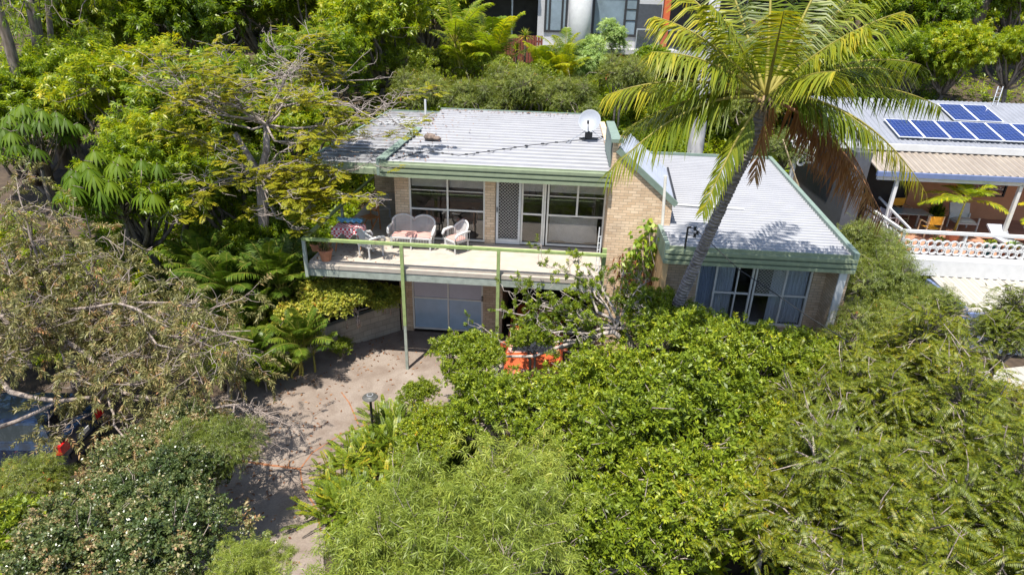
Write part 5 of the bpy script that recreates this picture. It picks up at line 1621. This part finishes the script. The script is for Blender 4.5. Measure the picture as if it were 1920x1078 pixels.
T1, D1 = open_tree(mb, g, s1, [at(a, b, y=c) for a, b, c in hi], .038, 10, .9, 5, .42, .17)
T2, D2 = open_tree(mb, g, fk, [at(a, b, y=c) for a, b, c in lo], .032, 7, .75, 5, .38, .3)
mb.build("trunk", bark_mat('greyish_pink_bark', (.17, .135, .12), (.36, .31, .28)), pt_, True)
T_, D_ = np.r_[T1, T2], np.r_[D1, D2]
ph = np.sin(T_[:, 0] * 2.1 + 1) + np.sin(T_[:, 1] * 2.6) + .9 * np.sin(T_[:, 2] * 3.1 + T_[:, 0])
sel = (ph + g.normal(size=len(T_)) * .6) > .6
T_, D_ = T_[sel], D_[sel]
P = np.repeat(T_, 5, 0) + g.normal(size=(len(T_) * 5, 3)) * .05
az = g.random(len(P)) * 6.283
D = nrm(np.stack([np.cos(az), np.sin(az), .12 + .2 * g.normal(size=len(P))], 1) + .5 * np.repeat(D_, 5, 0))
lf, _ = pinnates(g, P, D, .26 + .14 * g.random(len(P)), .22, 8, .11, .042, .12, .55, .05, .12, .5, g.random(len(P)))
leaves_obj("crown", [lf], LV['poinciana'], pt_, .1)

# gum with hanging grey-green leaves in the left foreground
g = np.random.default_rng(33)
fk = np.array([-8.3, -3.1, 2.7])
t = thing("gum_tree", "sprawling gum with pale smooth limbs and hanging grey-green leaves above the blue car", "tree", (-8.7, -2.7, tz1(-8.7, -2.7)))
mb = MB(); mb.tube([(-8.75, -2.6, tz1(-8.7, -2.7) - .5), (-8.6, -2.8, 1.4), tuple(fk)], [.24, .2, .17], 10)
big = [[fk, at(-30, 560, y=-4.2), at(10, 600, y=-4.6), at(42, 655, y=-5.0), at(60, 690, y=-5.2)],
       [fk, at(60, 640, y=-3.8), at(125, 640, y=-4.6), at(160, 662, y=-4.9), at(188, 690, y=-5.2), at(195, 722, y=-5.5)],
       [at(-20, 690, y=-5.6), at(20, 735, y=-6.0), at(60, 745, y=-6.1), at(110, 752, y=-6.1), at(170, 745, y=-6.0), at(200, 730, y=-5.6)],
       [at(195, 722, y=-5.5), at(250, 742, y=-5.7), at(330, 752, y=-5.8), at(400, 765, y=-5.8), at(440, 758, y=-5.7)],
       [at(318, 750, y=-5.8), at(330, 785, y=-6.2), at(342, 830, y=-6.5), at(338, 860, y=-6.7), at(352, 895, y=-6.9)],
       [at(0, 800, y=-6.3), at(30, 790, y=-6.4), at(75, 770, y=-6.3), at(110, 752, y=-6.1)]]
for bp_, r0 in zip(big, (.075, .07, .062, .042, .042, .052)): mb.tube(bp_, list(np.linspace(r0, r0 * .6, len(bp_))), 8)
tg = [(30, 330, -3.0), (90, 380, -3.2), (160, 400, -3.0), (235, 430, -3.2), (60, 450, -4.0), (150, 490, -4.2), (250, 500, -3.8), (320, 520, -3.6), (20, 520, -4.5), (100, 570, -4.8), (210, 580, -4.6), (300, 600, -4.6), (380, 560, -4.0), (430, 600, -4.2),
      (60, 620, -5.2), (330, 660, -5.2), (420, 660, -5.0), (160, 640, -5.2), (250, 680, -5.6), (470, 620, -4.4), (455, 560, -4.6), (475, 640, -5.6), (380, 720, -5.8), (20, 400, -3.4), (-30, 470, -4), (440, 700, -5.5)]
T_, D_ = open_tree(mb, g, fk, [at(a, b, y=c) for a, b, c in tg], .05, 7, .75, 5, .38, .7)
T3, D3 = open_tree(mb, g, at(200, 730, y=-5.6), [at(a, b, y=c) for a, b, c in ((330, 690, -5.9), (130, 700, -5.9), (280, 640, -5.2), (400, 690, -5.6), (350, 880, -6.9), (90, 800, -6.5))], .03, 6, .6, 5, .34, .7)
T4, D4 = open_tree(mb, g, fk, [(-9.0, -6.4, 4.7), (-7.7, -6.6, 4.5), (-10.6, -6.2, 4.7), (-8.3, -7.3, 4.4), (-9.6, -7.6, 4.3), (-7.0, -5.8, 4.4), (-10.8, -7.2, 4.4), (-11.5, -5.5, 4.6), (-6.6, -6.9, 4.1)], .04, 9, .95, 5, .42, .4)
T3, D3 = np.r_[T3, T4], np.r_[D3, D4]
mb.build("trunk", M['bark_gum'], t, True)
T_, D_ = np.r_[T_, T3], np.r_[D_, D3]
tw = MB()
open_tree(tw, g, at(440, 758, y=-5.7), [at(505, 775, y=-5.4), at(548, 800, y=-5.6), at(520, 830, y=-6.0), at(470, 800, y=-6.0)], .022, 6, .5, 4, .3, .5)
tw.build("dead_branch", M['twig'], t, True)
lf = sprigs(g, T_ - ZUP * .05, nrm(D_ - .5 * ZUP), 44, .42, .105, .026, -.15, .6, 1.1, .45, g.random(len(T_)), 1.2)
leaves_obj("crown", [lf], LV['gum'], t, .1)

# tree with long bare limbs in front of the balcony
g = np.random.default_rng(44)
fk = at(1192, 655, y=-2.3)
t = thing("twisted_tree", "twisted tree with long bare grey limbs in front of the balcony's right end", "tree", (fk[0] + .1, -2.6, tz1(fk[0], -2.6)))
mb = MB(); mb.tube([(fk[0] + .25, -2.7, tz1(fk[0], -2.6) - .4), tuple(at(1230, 730, y=-2.6)), tuple(fk)], [.11, .10, .085], 8)
for bp_, r0 in (([fk, at(1150, 622, y=-2.2), at(1100, 632, y=-2.2), at(1050, 650, y=-2.2), at(1000, 668, y=-2.3), at(940, 668, y=-2.3), at(870, 672, y=-2.4)], .07),
                ([fk, at(1165, 605, y=-2.0), at(1120, 585, y=-1.8), at(1105, 545, y=-1.4), at(1075, 515, y=-1.1)], .06),
                ([at(1110, 640, y=-2.2), at(1065, 638, y=-2.1), at(1020, 645, y=-2.0), at(1000, 610, y=-1.8)], .04),
                ([fk, at(1140, 560, y=-1.7), at(1115, 520, y=-1.2), at(1100, 500, y=-.9)], .05),
                ([fk, at(1215, 690, y=-2.8), at(1205, 740, y=-3.2), at(1190, 770, y=-3.4)], .05)):
    mb.tube(bp_, list(np.linspace(r0, r0 * .4, len(bp_))), 7)
tg = [(1010, 490, -.9), (1075, 490, -.9), (1130, 505, -1.0), (960, 560, -1.4), (1000, 570, -1.4), (1050, 545, -1.3), (900, 610, -1.9), (950, 610, -1.9), (1210, 530, -1.2), (1180, 560, -1.6), (1230, 600, -2.0), (1060, 600, -2.0), (1120, 640, -2.4), (985, 530, -1.1), (1170, 510, -1.0), (1200, 590, -1.8), (930, 580, -1.7), (1020, 620, -2.1)]
T_, D_ = open_tree(mb, g, fk + (at(1130, 590, y=-1.9) - fk) * .6, [at(a, b, y=c) for a, b, c in tg], .032, 6, .5, 5, .22, .8)
mb.build("trunk", M['bark_pale'], t, True)
sel = g.random(len(T_)) < .95
lf = sprigs(g, T_[sel], D_[sel], 30, .2, .085, .034, .4, .5, 1., .1, g.random(sel.sum()))
leaves_obj("crown", [lf], LV['dense'], t, .05)

# creeper on the brick fin
g = np.random.default_rng(55)
t = thing("climbing_vine", "yellow-green creeper with dead brown leaves climbing the brick fin wall", "vine", at(1215, 560, y=1.3))
mb = MB(); vt = [(1216, 425), (1200, 450), (1225, 455), (1190, 480), (1215, 490), (1175, 500), (1205, 520), (1180, 530), (1195, 470), (1222, 475)]
rt_ = at(1212, 570, y=1.45)
VT = [at(a, b, y=1.42 - .1 * (i % 3)) for i, (a, b) in enumerate(vt)]
for q in VT: mb.tube(limb(g, rt_, q, 6, .08), .012, 4)
mb.build("stem", M['twig'], t, True)
P = np.repeat(np.array(VT[:6] + VT[8:]), 26, 0); P = P + g.normal(size=P.shape) * np.array([.12, .07, .14]); P[:, 1] = np.minimum(P[:, 1], 1.56)
D = nrm(g.normal(size=P.shape) * .6 + np.array([0, -.5, -.6]))
leaves_obj("leaves", [(P, D, nrm(np.array([0, -1., .6]) + .5 * g.normal(size=P.shape)), .13 + .08 * g.random(len(P)), .09 + .05 * g.random(len(P)), g.random(len(P)) * .85)], LV['vine'], t, .15)
P = np.repeat(np.array(VT[5:8]), 60, 0); P = P + g.normal(size=P.shape) * np.array([.17, .08, .2]); P[:, 1] = np.minimum(P[:, 1], 1.56)
D = nrm(g.normal(size=P.shape) * .4 + np.array([0, -.2, -1.]))
leaves_obj("dead_leaves", [(P, D, nrm(np.array([0, -1., .3]) + .5 * g.normal(size=P.shape)), .14 + .08 * g.random(len(P)), np.full(len(P), .06), g.random(len(P)) * .6)], LV['coco_dead'], t, .2)

# two tall gums at the top left, only their trunks and hanging twigs in view
for i, (p0, p1, y_, r_, lb_) in enumerate((((40, 175), (-12, -10), 8.0, .20, "leaning grey gum trunk at the far left edge"), ((78, 150), (58, -10), 10.0, .24, "tall grey gum trunk second from the left edge, forking low"), ((98, 150), (88, -10), 11., .13, "slender dark gum trunk just right of the forking one"))):
    g = np.random.default_rng(60 + i)
    a, b = at(*p0, y=y_), at(*p1, y=y_)
    t = thing("tall_gum_tree", lb_, "tree", (a[0], y_, tz1(a[0], y_)))
    d = nrm(b - a)
    mb = MB(); mb.tube([(a[0] + .1, y_, tz1(a[0], y_) - .4), tuple(a), tuple(a + (b - a) * .5 + np.array([.06, 0, 0])), tuple(b), tuple(b + d * 4)], [r_ * 1.2, r_ * 1.05, r_ * .95, r_ * .85, r_ * .5], 10)
    if i == 1: mb.tube([a + (b - a) * .05, at(66, 60, y=y_ - .2), at(50, -20, y=y_ - .4)], [r_ * .8, r_ * .7, r_ * .6], 8)
    tops = [b + d * 4 + g.normal(size=3) * [1.5, 1.5, .7] for _ in range(4)]
    T_, D_ = open_tree(mb, g, b + d * 2, tops + [at(a_, b_, y=y_ - 1.2) for a_, b_ in ((p1[0] + 60, 40), (p1[0] - 30, 60))], .05, 5, .8, 4, .4, .8)
    mb.build("trunk", M['bark'], t, True)
    leaves_obj("crown", [sprigs(g, T_, nrm(D_ - .4 * ZUP), 16, .3, .17, .035, -.2, .5, .8, .6, g.random(len(T_)))], LV['mango'], t, .2)
g = np.random.default_rng(71)
a = at(1826, 62, y=27)
t = thing("forked_tree", "dark forked tree trunk in front of the far blue car", "tree", (a[0], 27, tz1(a[0], 27)))
mb = MB(); mb.tube([(a[0] - .3, 27, tz1(a[0], 27) - .5), tuple(at(1822, 75, y=27)), tuple(at(1830, 48, y=27))], [.5, .42, .38], 10)
for e, r_ in (((1812, 5), .22), ((1858, -20), .3)): mb.tube([at(1829, 50, y=27), (at(1829, 50, y=27) + at(*e, y=27)) / 2 + np.array([.1, 0, 0]), at(*e, y=27)], [.33, .26, r_], 8)
lb = rlobes(g, 5, tuple(at(1840, -90, y=27)), 2.4, 1.6); P, O, c_ = crown_pts(g, lb, 1200, .5)
mb.build("trunk", M['bark'], t, True)
leaves_obj("crown", [sprigs(g, P, O, 12, .35, .26, .08, .2, .5, 1., .35, c_)], LV['mango'], t, .15)


# ------------------------------------------------------------------ planting
def many(kind, rows, cat, group=None):
    for i, (px, py, y, s, lb_) in enumerate(rows):
        k = kind + str(1 + i % 2) if kind in ('mango', 'dense', 'pinnate') else kind
        plant_at(k, px, py, y, s, (i * 2.1 + px * .01) % 6.28, lb_, cat, group)


many('mango', [(170, 70, 15, 1.25, "leafy tree behind the tall gum trunks at the top left"), (335, 40, 17, 1.25, "leafy tree at the top, third crown in from the left edge"),
               (480, 20, 20, 1.2, "leafy tree at the top edge above the flat-topped tree's middle"), (610, 30, 20, 1.2, "leafy tree at the top edge above the flat-topped tree's right half"),
               (720, 75, 17, 1.15, "leafy tree between the flat-topped tree and the golden palm"), (250, 200, 7.5, .95, "bright whorled-leaf tree under the left tip of the flat-topped tree"),
               (390, 230, 6.2, .95, "bright whorled-leaf tree directly behind the flat-topped tree's trunk"), (330, 320, 4.0, .85, "leafy tree between the umbrella tree and the flat-topped tree's trunk"),
               (430, 380, 3.4, .8, "low leafy tree under the flat-topped tree, left of the balcony"), (120, 180, 9.5, .95, "leafy tree at the foot of the tall gum trunks"),
               (600, 150, 13.5, .95, "leafy tree behind the back left corner of the roof"), (540, 250, 8.0, .85, "shaded leafy tree against the left end of the roof"),
               (40, 260, 8.0, .95, "leafy tree at the left edge beside the umbrella tree"), (800, 20, 25, 1.2, "leafy tree at the top edge left of the golden palm"),
               (500, 480, 2.6, .6, "small dark leafy tree beside the balcony's left corner post"), (260, 380, 1.6, .75, "leafy tree under the umbrella tree's right side")], "tree", "broad-leaved trees on the slope")
many('mango', [(1725, 40, 25, 1.05, "bright leafy tree at the top right beside the coconut fronds"), (1690, 130, 22, .9, "shaded leafy tree behind the neighbours' roof, nearest the coconut fronds"),
               (1790, 120, 21, .8, "leafy tree between the neighbours' roof and the far blue car"), (1905, 110, 19, .7, "leafy tree at the right edge behind the neighbours' roof"), (1915, 10, 27, .9, "dark leafy tree in the top right corner")], "tree", "broad-leaved trees behind the neighbours")
many('far', [(60, -60, 36, 1.6, "distant tree in the top left corner"), (240, -70, 38, 1.7, "distant tree behind the leafy trees at the top left"), (430, -70, 40, 1.7, "distant tree at the top edge, left of centre"),
             (600, -60, 40, 1.7, "distant tree at the top edge behind the flat-topped tree"), (760, -60, 42, 1.7, "distant tree at the top edge left of the white house"), (900, -40, 38, 1.4, "distant tree beside the white house's dark side"),
             (1700, -50, 42, 1.6, "distant tree at the top right behind the coconut palm"), (1500, -40, 42, 1.7, "distant tree hidden behind the coconut crown"), (1990, -20, 42, 1.5, "distant tree beyond the top right corner")], "tree", "distant trees on the hill")
many('far', [(150, 20, 28, 1.2, "hillside tree above the leafy trees, left of the forking gum"), (300, 0, 29, 1.25, "hillside tree above the left tip of the flat-topped tree"), (420, 20, 28, 1.2, "hillside tree in the second row above the flat-topped tree's left half"),
             (545, -5, 31, 1.25, "hillside tree in the second row above the flat-topped tree's top"), (680, 10, 28, 1.2, "hillside tree in the second row left of the golden palm"), (850, -10, 31, 1.2, "hillside tree directly behind the tall golden palm"),
             (1650, 10, 32, 1.2, "hillside tree at the top behind the right coconut fronds"), (1760, -10, 35, 1.3, "hillside tree above the bright leafy tree at the top right"), (1900, 40, 33, 1.2, "hillside tree right of the far blue car"),
             (1250, 245, 16, .5, "small tree right of the brick fin, behind the wing roof"), (1420, 180, 18, .75, "tree behind the coconut palm's crown"), (1365, 225, 15, .6, "small tree right of the white trunk behind the wing roof"),
             (1490, 210, 17, .75, "tree behind the white ringed post"), (1560, 170, 21, .75, "tree left of the neighbours' grey roof"), (1215, 135, 18, .5, "small tree under the white house's balcony")], "tree", "leafy trees on the hillside")
many('dense', [(880, 690, -2.9, .62, "small-leaved shrub at the driveway edge left of the orange car"), (930, 790, -4.6, .85, "small-leaved shrub behind the ferns"), (1050, 800, -4.4, .85, "small-leaved shrub in front of the orange car's bonnet"),
               (1175, 760, -3.9, 1.05, "small-leaved shrub at the foot of the twisted tree"), (1290, 690, -2.8, 1.0, "small-leaved shrub hiding the coconut palm's foot"), (1400, 700, -2.7, 1.0, "small-leaved shrub under the wing's curtained windows"),
               (1490, 710, -2.7, .8, "small-leaved shrub below the wing's right corner post"), (305, 965, -8.3, .5, "yellow-green small-leaved shrub among the glossy hedge shrubs"), (1140, 890, -5.8, .8, "small-leaved shrub in the middle of the thicket"),
               (1280, 805, -4.9, 1.25, "small-leaved shrub in the thicket below the palm's foot"), (1410, 835, -4.8, .8, "small-leaved shrub bordering the pinnate-leaved trees"), (1120, 1020, -7.6, .95, "bright small-leaved shrub at the bottom edge right of the feathery shrubs"),
               (1300, 955, -6.8, .95, "small-leaved shrub low in the thicket beside the pinnate-leaved trees"), (780, 745, -3.1, .35, "lone twiggy small-leaved shrub behind the garden lamp"), (820, 830, -4.6, .6, "small-leaved shrub standing among the ferns"),
               (425, 690, -2.4, .6, "small-leaved shrub under the green cane palms at the driveway's left corner"), (500, 690, -1.7, .35, "little small-leaved shrub at the outer foot of the block wall"), (640, 655, .1, .28, "little small-leaved shrub at the middle of the block wall's foot"), (1225, 600, -1.0, .62, "small-leaved shrub against the brick fin wall"), (40, 1040, -9.6, .75, "small-leaved shrub in the bottom left corner"),
               (1000, 640, -1.9, .42, "small-leaved shrub between the balcony post and the orange car")], "shrub", "small-leaved shrubs in the front garden")
many('pinnate', [(1590, 930, -6.8, .95, "pinnate-leaved tree at the bottom between the thicket and the right edge"), (1760, 850, -5.4, .95, "pinnate-leaved tree in front of the white yard"), (1690, 1040, -8.2, .9, "pinnate-leaved tree at the bottom edge, near the right corner"),
                 (1860, 1000, -7.6, .9, "pinnate-leaved tree in the bottom right corner"), (1560, 770, -4.0, .85, "pinnate-leaved tree right of the wing's corner post"), (1720, 700, -2.8, .75, "pinnate-leaved tree below the neighbours' lower roof corner"),
                 (1450, 960, -6.9, .7, "pinnate-leaved tree mingling with the thicket's right side"), (1880, 640, -1.9, .62, "pinnate-leaved tree reaching over the neighbours' pale lower roof"), (1885, 765, -3.8, .42, "thin pinnate-leaved tree in front of the white yard's upper edge"), (1905, 830, -5.0, .45, "thin pinnate-leaved tree against the white yard at the right edge")], "tree", "pinnate-leaved trees at the right")
many('olive', [(815, 1030, -9.8, .72, "feathery olive-green shrub, largest at the bottom centre"), (950, 985, -9.0, .68, "feathery olive-green shrub reaching into the thicket"), (735, 1100, -10.6, .58, "feathery olive-green shrub nearest the driveway at the bottom edge"),
               (890, 1105, -10.6, .7, "feathery olive-green shrub at the bottom edge right of centre"), (480, 1085, -10.4, .3, "thin feathery shrub at the bottom edge of the driveway")], "shrub", "feathery shrubs at the bottom")
many('glossy', [(275, 910, -7.4, .75, "glossy-leaved hedge shrub right below the blue car"), (350, 818, -6.2, .6, "glossy-leaved hedge shrub under the gum's drooping limb"), (230, 1000, -8.6, .78, "glossy-leaved hedge shrub at lower left, away from the driveway"),
                (350, 930, -7.8, .68, "glossy-leaved hedge shrub bordering the driveway"), (330, 1055, -9.6, .85, "glossy-leaved hedge shrub at the bottom edge left of the driveway"), (150, 1070, -9.8, .8, "glossy-leaved hedge shrub at the bottom left")], "shrub", "glossy hedge shrubs at lower left")
many('fine', [(85, 905, -7.6, .34, "dark fine-leaved weeping shrub below the blue car"), (20, 930, -8.2, .5, "fine-leaved weeping shrub at the left edge below the car"), (400, 850, -7.0, .55, "fine-leaved weeping shrub hanging beside the left edge of the driveway"), (790, 186, 14.0, .95, "fine-leaved weeping shrub behind the roof's vent pipe"), (885, 196, 13.0, .8, "fine-leaved weeping shrub behind the middle of the main roof"),
              (965, 180, 14.4, 1.05, "fine-leaved weeping shrub behind the main roof, below the small golden palm"), (1070, 195, 13.4, .85, "fine-leaved weeping shrub behind the satellite dish"), (1655, 555, 1.2, 1.0, "fine-leaved weeping shrub beside the wing's right wall"),
              (1640, 640, -.8, .8, "fine-leaved weeping shrub with bare twigs below the wing's right corner"), (1710, 600, .0, .75, "fine-leaved weeping shrub under the neighbours' balustrade"), (1400, 215, 13.4, 1.0, "fine-leaved weeping shrub behind the wing roof near the white trunk"),
              (1470, 290, 10.6, .7, "fine-leaved weeping shrub around the white ringed post"), (1625, 480, 3.6, .8, "fine-leaved weeping shrub between the wing and the neighbours' side balustrade"), (1170, 150, 14.5, .8, "fine-leaved weeping shrub behind the left coconut frond")], "shrub", "fine-leaved weeping shrubs")
many('dense', [(925, 150, 17, .9, "bushy shrub below the tall golden palm"), (1005, 158, 16, .8, "bushy shrub between the two golden palms"), (1170, 155, 16.5, .8, "bushy shrub right of the silvery shrub"), (835, 130, 19, .9, "bushy shrub left of the tall golden palm"), (770, 140, 17, 1.0, "bushy shrub behind the flat-topped tree's right tip")], "shrub", "bushy shrubs behind the main roof")
many('mango', [(70, 620, -1.2, .62, "dark leafy shrub behind the blue car"), (-20, 560, -1.5, .8, "dark leafy tree behind the gum at the left edge"), (180, 560, -.2, .6, "shaded leafy tree behind the gum's middle")], "tree", "leafy trees behind the gum")
many('silver', [(1100, 115, 18.6, .8, "silvery willow-leaved shrub in front of the white column"), (1150, 70, 21.0, .6, "dark thin willow-leaved shrub in front of the white house's window")], "shrub")
many('areca', [(890, 60, 18.0, 1.7, "tall golden cane palm clump left of the white house"), (1042, 105, 17.5, 1.1, "smaller golden cane palm right of the spiky plants"), (1380, 130, 15.5, 1.0, "golden cane palm behind the coconut crown")], "palm")
many('arecadark', [(500, 500, .3, .95, "green cane palm beside the balcony's front left post"), (430, 520, -.2, .9, "green cane palm between the gum and the balcony"), (550, 610, -.7, .75, "low green cane palm at the left edge of the driveway"),
                   (360, 470, 1.0, .9, "green cane palm rising behind the gum's leaves"), (480, 650, -1.6, .7, "green cane palm overhanging the driveway's left corner")], "palm", "green cane palms left of the balcony")
many('hedge', [(600, 570, .35, .75, "variegated bush left on the block wall"), (665, 560, .75, .72, "variegated bush with yellowest leaves, in the middle on the block wall"), (715, 560, 1.3, .5, "variegated bush at the wall's house end beside the balcony post"),
               (555, 620, -.3, .55, "variegated bush trailing over the outer end of the block wall")], "shrub", "variegated bushes on the block wall")
plant_at('umbrella', 215, 340, .6, .95, .5, "umbrella tree with big drooping leaf whorls left of the flat-topped tree", "tree")
plant_at('umbrella', 60, 245, 3.0, .95, 2.6, "umbrella tree with drooping leaf whorls near the left edge, under the gum trunks", "tree")
FP = [(640, 880), (690, 850), (740, 830), (660, 930), (720, 900), (780, 870), (690, 950), (760, 940), (820, 890), (640, 940), (800, 820), (850, 850), (740, 800), (860, 920), (710, 980)]
for i, (a, b) in enumerate(FP):
    q = at(a, b, z=.12)
    plant('fern', (q[0], q[1], tz1(q[0], q[1]) + .02), .85 + .25 * ((i * 7) % 5) / 5, i * 1.7, "fishbone fern in the clump beside the driveway and garden lamp", "fern", "fishbone ferns beside the driveway")
for a, b, lb_ in ((985, 72, "spiky rosette plant in front of the red fence"), (968, 98, "spiky rosette plant below the one at the red fence"), (1130, 90, "spiky rosette plant right of the white column"), (1562, 432, "spiky rosette plant in the dark gap between the two houses")):
    y_ = 20.0 if a < 1200 else 6.4
    q = at(a, b, y=y_); plant('yucca', (q[0], y_, q[2] - .9 if a < 1200 else q[2] - .9), 1.1 if a < 1200 else .8, a, lb_, "plant")
for i, (a, b, lb_) in enumerate(((930, 145, "strappy plant below the tall golden palm"), (975, 140, "strappy plant between the two golden palms"), (1000, 150, "strappy plant nearest the small golden palm"), (640, 660, "strappy plant at the foot of the block wall"), (605, 665, "dark strappy plant at the outer foot of the block wall"))):
    if a > 900: q = at(a, b, y=16.5); q[2] = tz1(q[0], 16.5)
    else: q = at(a, b, z=.05)
    plant('lily', q, 1.3 if a > 900 else .5, i, lb_, "plant")

# low growth over the hillside and under the trees: nobody could count it
g = np.random.default_rng(91)
X = np.r_[g.uniform(-45, 48, 11000), g.uniform(-14, -3.4, 4500), g.uniform(6, 16, 2500), g.uniform(-6, 16, 5000)]
Y = np.r_[g.uniform(12.5, 46, 11000), g.uniform(-1, 13, 4500), g.uniform(-8, 13, 2500), g.uniform(12.3, 22.3, 5000)]
ok = ~((X > -3.6) & (X < 13) & (Y > 1.) & (Y < 11.8)) & ~((X > 15) & (Y > 4) & (Y < 18.5)) & ~((X > 2) & (X < 15) & (Y > 22)) & ~((X > 6) & (X < 13) & (Y > -.2) & (Y < 10))
X, Y = X[ok], Y[ok]
P = np.stack([X, Y, tz(X, Y) + .05 + .45 * g.random(len(X)) ** 2], 1)
lf = sprigs(g, P, nrm(np.tile(ZUP, (len(X), 1)) + .5 * g.normal(size=P.shape)), 11, .35, .24, .075, .2, .4, 1.1, .2, .5 + .5 * np.sin(X * .9) * np.sin(Y * .8 + 1))
V = blades(*lf[:5], .15)
gc = bpy.data.objects.new("ground_cover", quads_mesh("ground_cover", V, lf[5], LV['mango'], 4)); COL.objects.link(gc)
tag(gc, "low leafy ground cover under the trees and over the hillside", "ground cover", kind="stuff")

# fallen leaves blown over the driveway, the roofs and the balcony
def litter(n, X, Y, Z):
    P = np.stack([X, Y, Z], 1); a = g.random(n) * 6.283
    D = np.stack([np.cos(a), np.sin(a), .15 * g.normal(size=n)], 1)
    return P, nrm(D), nrm(np.tile(ZUP, (n, 1)) + .25 * g.normal(size=(n, 3))), .07 + .07 * g.random(n), .025 + .03 * g.random(n), g.random(n)
X = np.r_[-4.0 + np.abs(g.normal(size=420)) * 1.3, -1.6 + .9 * g.normal(size=160), g.uniform(-3.5, 1.5, 160)]
Y = np.r_[g.uniform(-8, -.6, 420), .8 + .8 * g.normal(size=160), g.uniform(-7, 1.2, 160)]
ok = (X < 5) & (Y < 2.2) & (Y > -8.5) & ((X + 4.2) * -3.5 + (Y + .85) * 3.1 < -.4)
lt = [litter(ok.sum(), X[ok], Y[ok], tz(X[ok], Y[ok]) + .06)]
n = 260; X = np.r_[-.9 + np.abs(g.normal(size=160)) * .9, g.uniform(-3.2, -1.1, 100)]; Y = np.r_[g.uniform(1.6, 11, 160), g.uniform(2, 11, 100)]
lt.append(litter(n, X, Y, np.where(X > -1, 6.19, 6.03)))
n = 150; X = g.uniform(-.9, 5.6, n); Y = 11.4 - np.abs(g.normal(size=n)) * .35; lt.append(litter(n, X, Y, np.full(n, 6.19)))
n = 90; X = -2.8 + np.abs(g.normal(size=n)) * 1.1; Y = g.uniform(.15, 2.3, n); lt.append(litter(n, X, Y, np.full(n, 3.412)))
V = blades(*[np.concatenate([k[i] for k in lt]) for i in range(5)], 0., .25)
fl = bpy.data.objects.new("fallen_leaves", quads_mesh("fallen_leaves", V, np.concatenate([k[5] for k in lt]), LV['coco_dead'], 4)); COL.objects.link(fl)
tag(fl, "dry brown fallen leaves scattered over the driveway, roofs and balcony", "fallen leaves", kind="stuff")
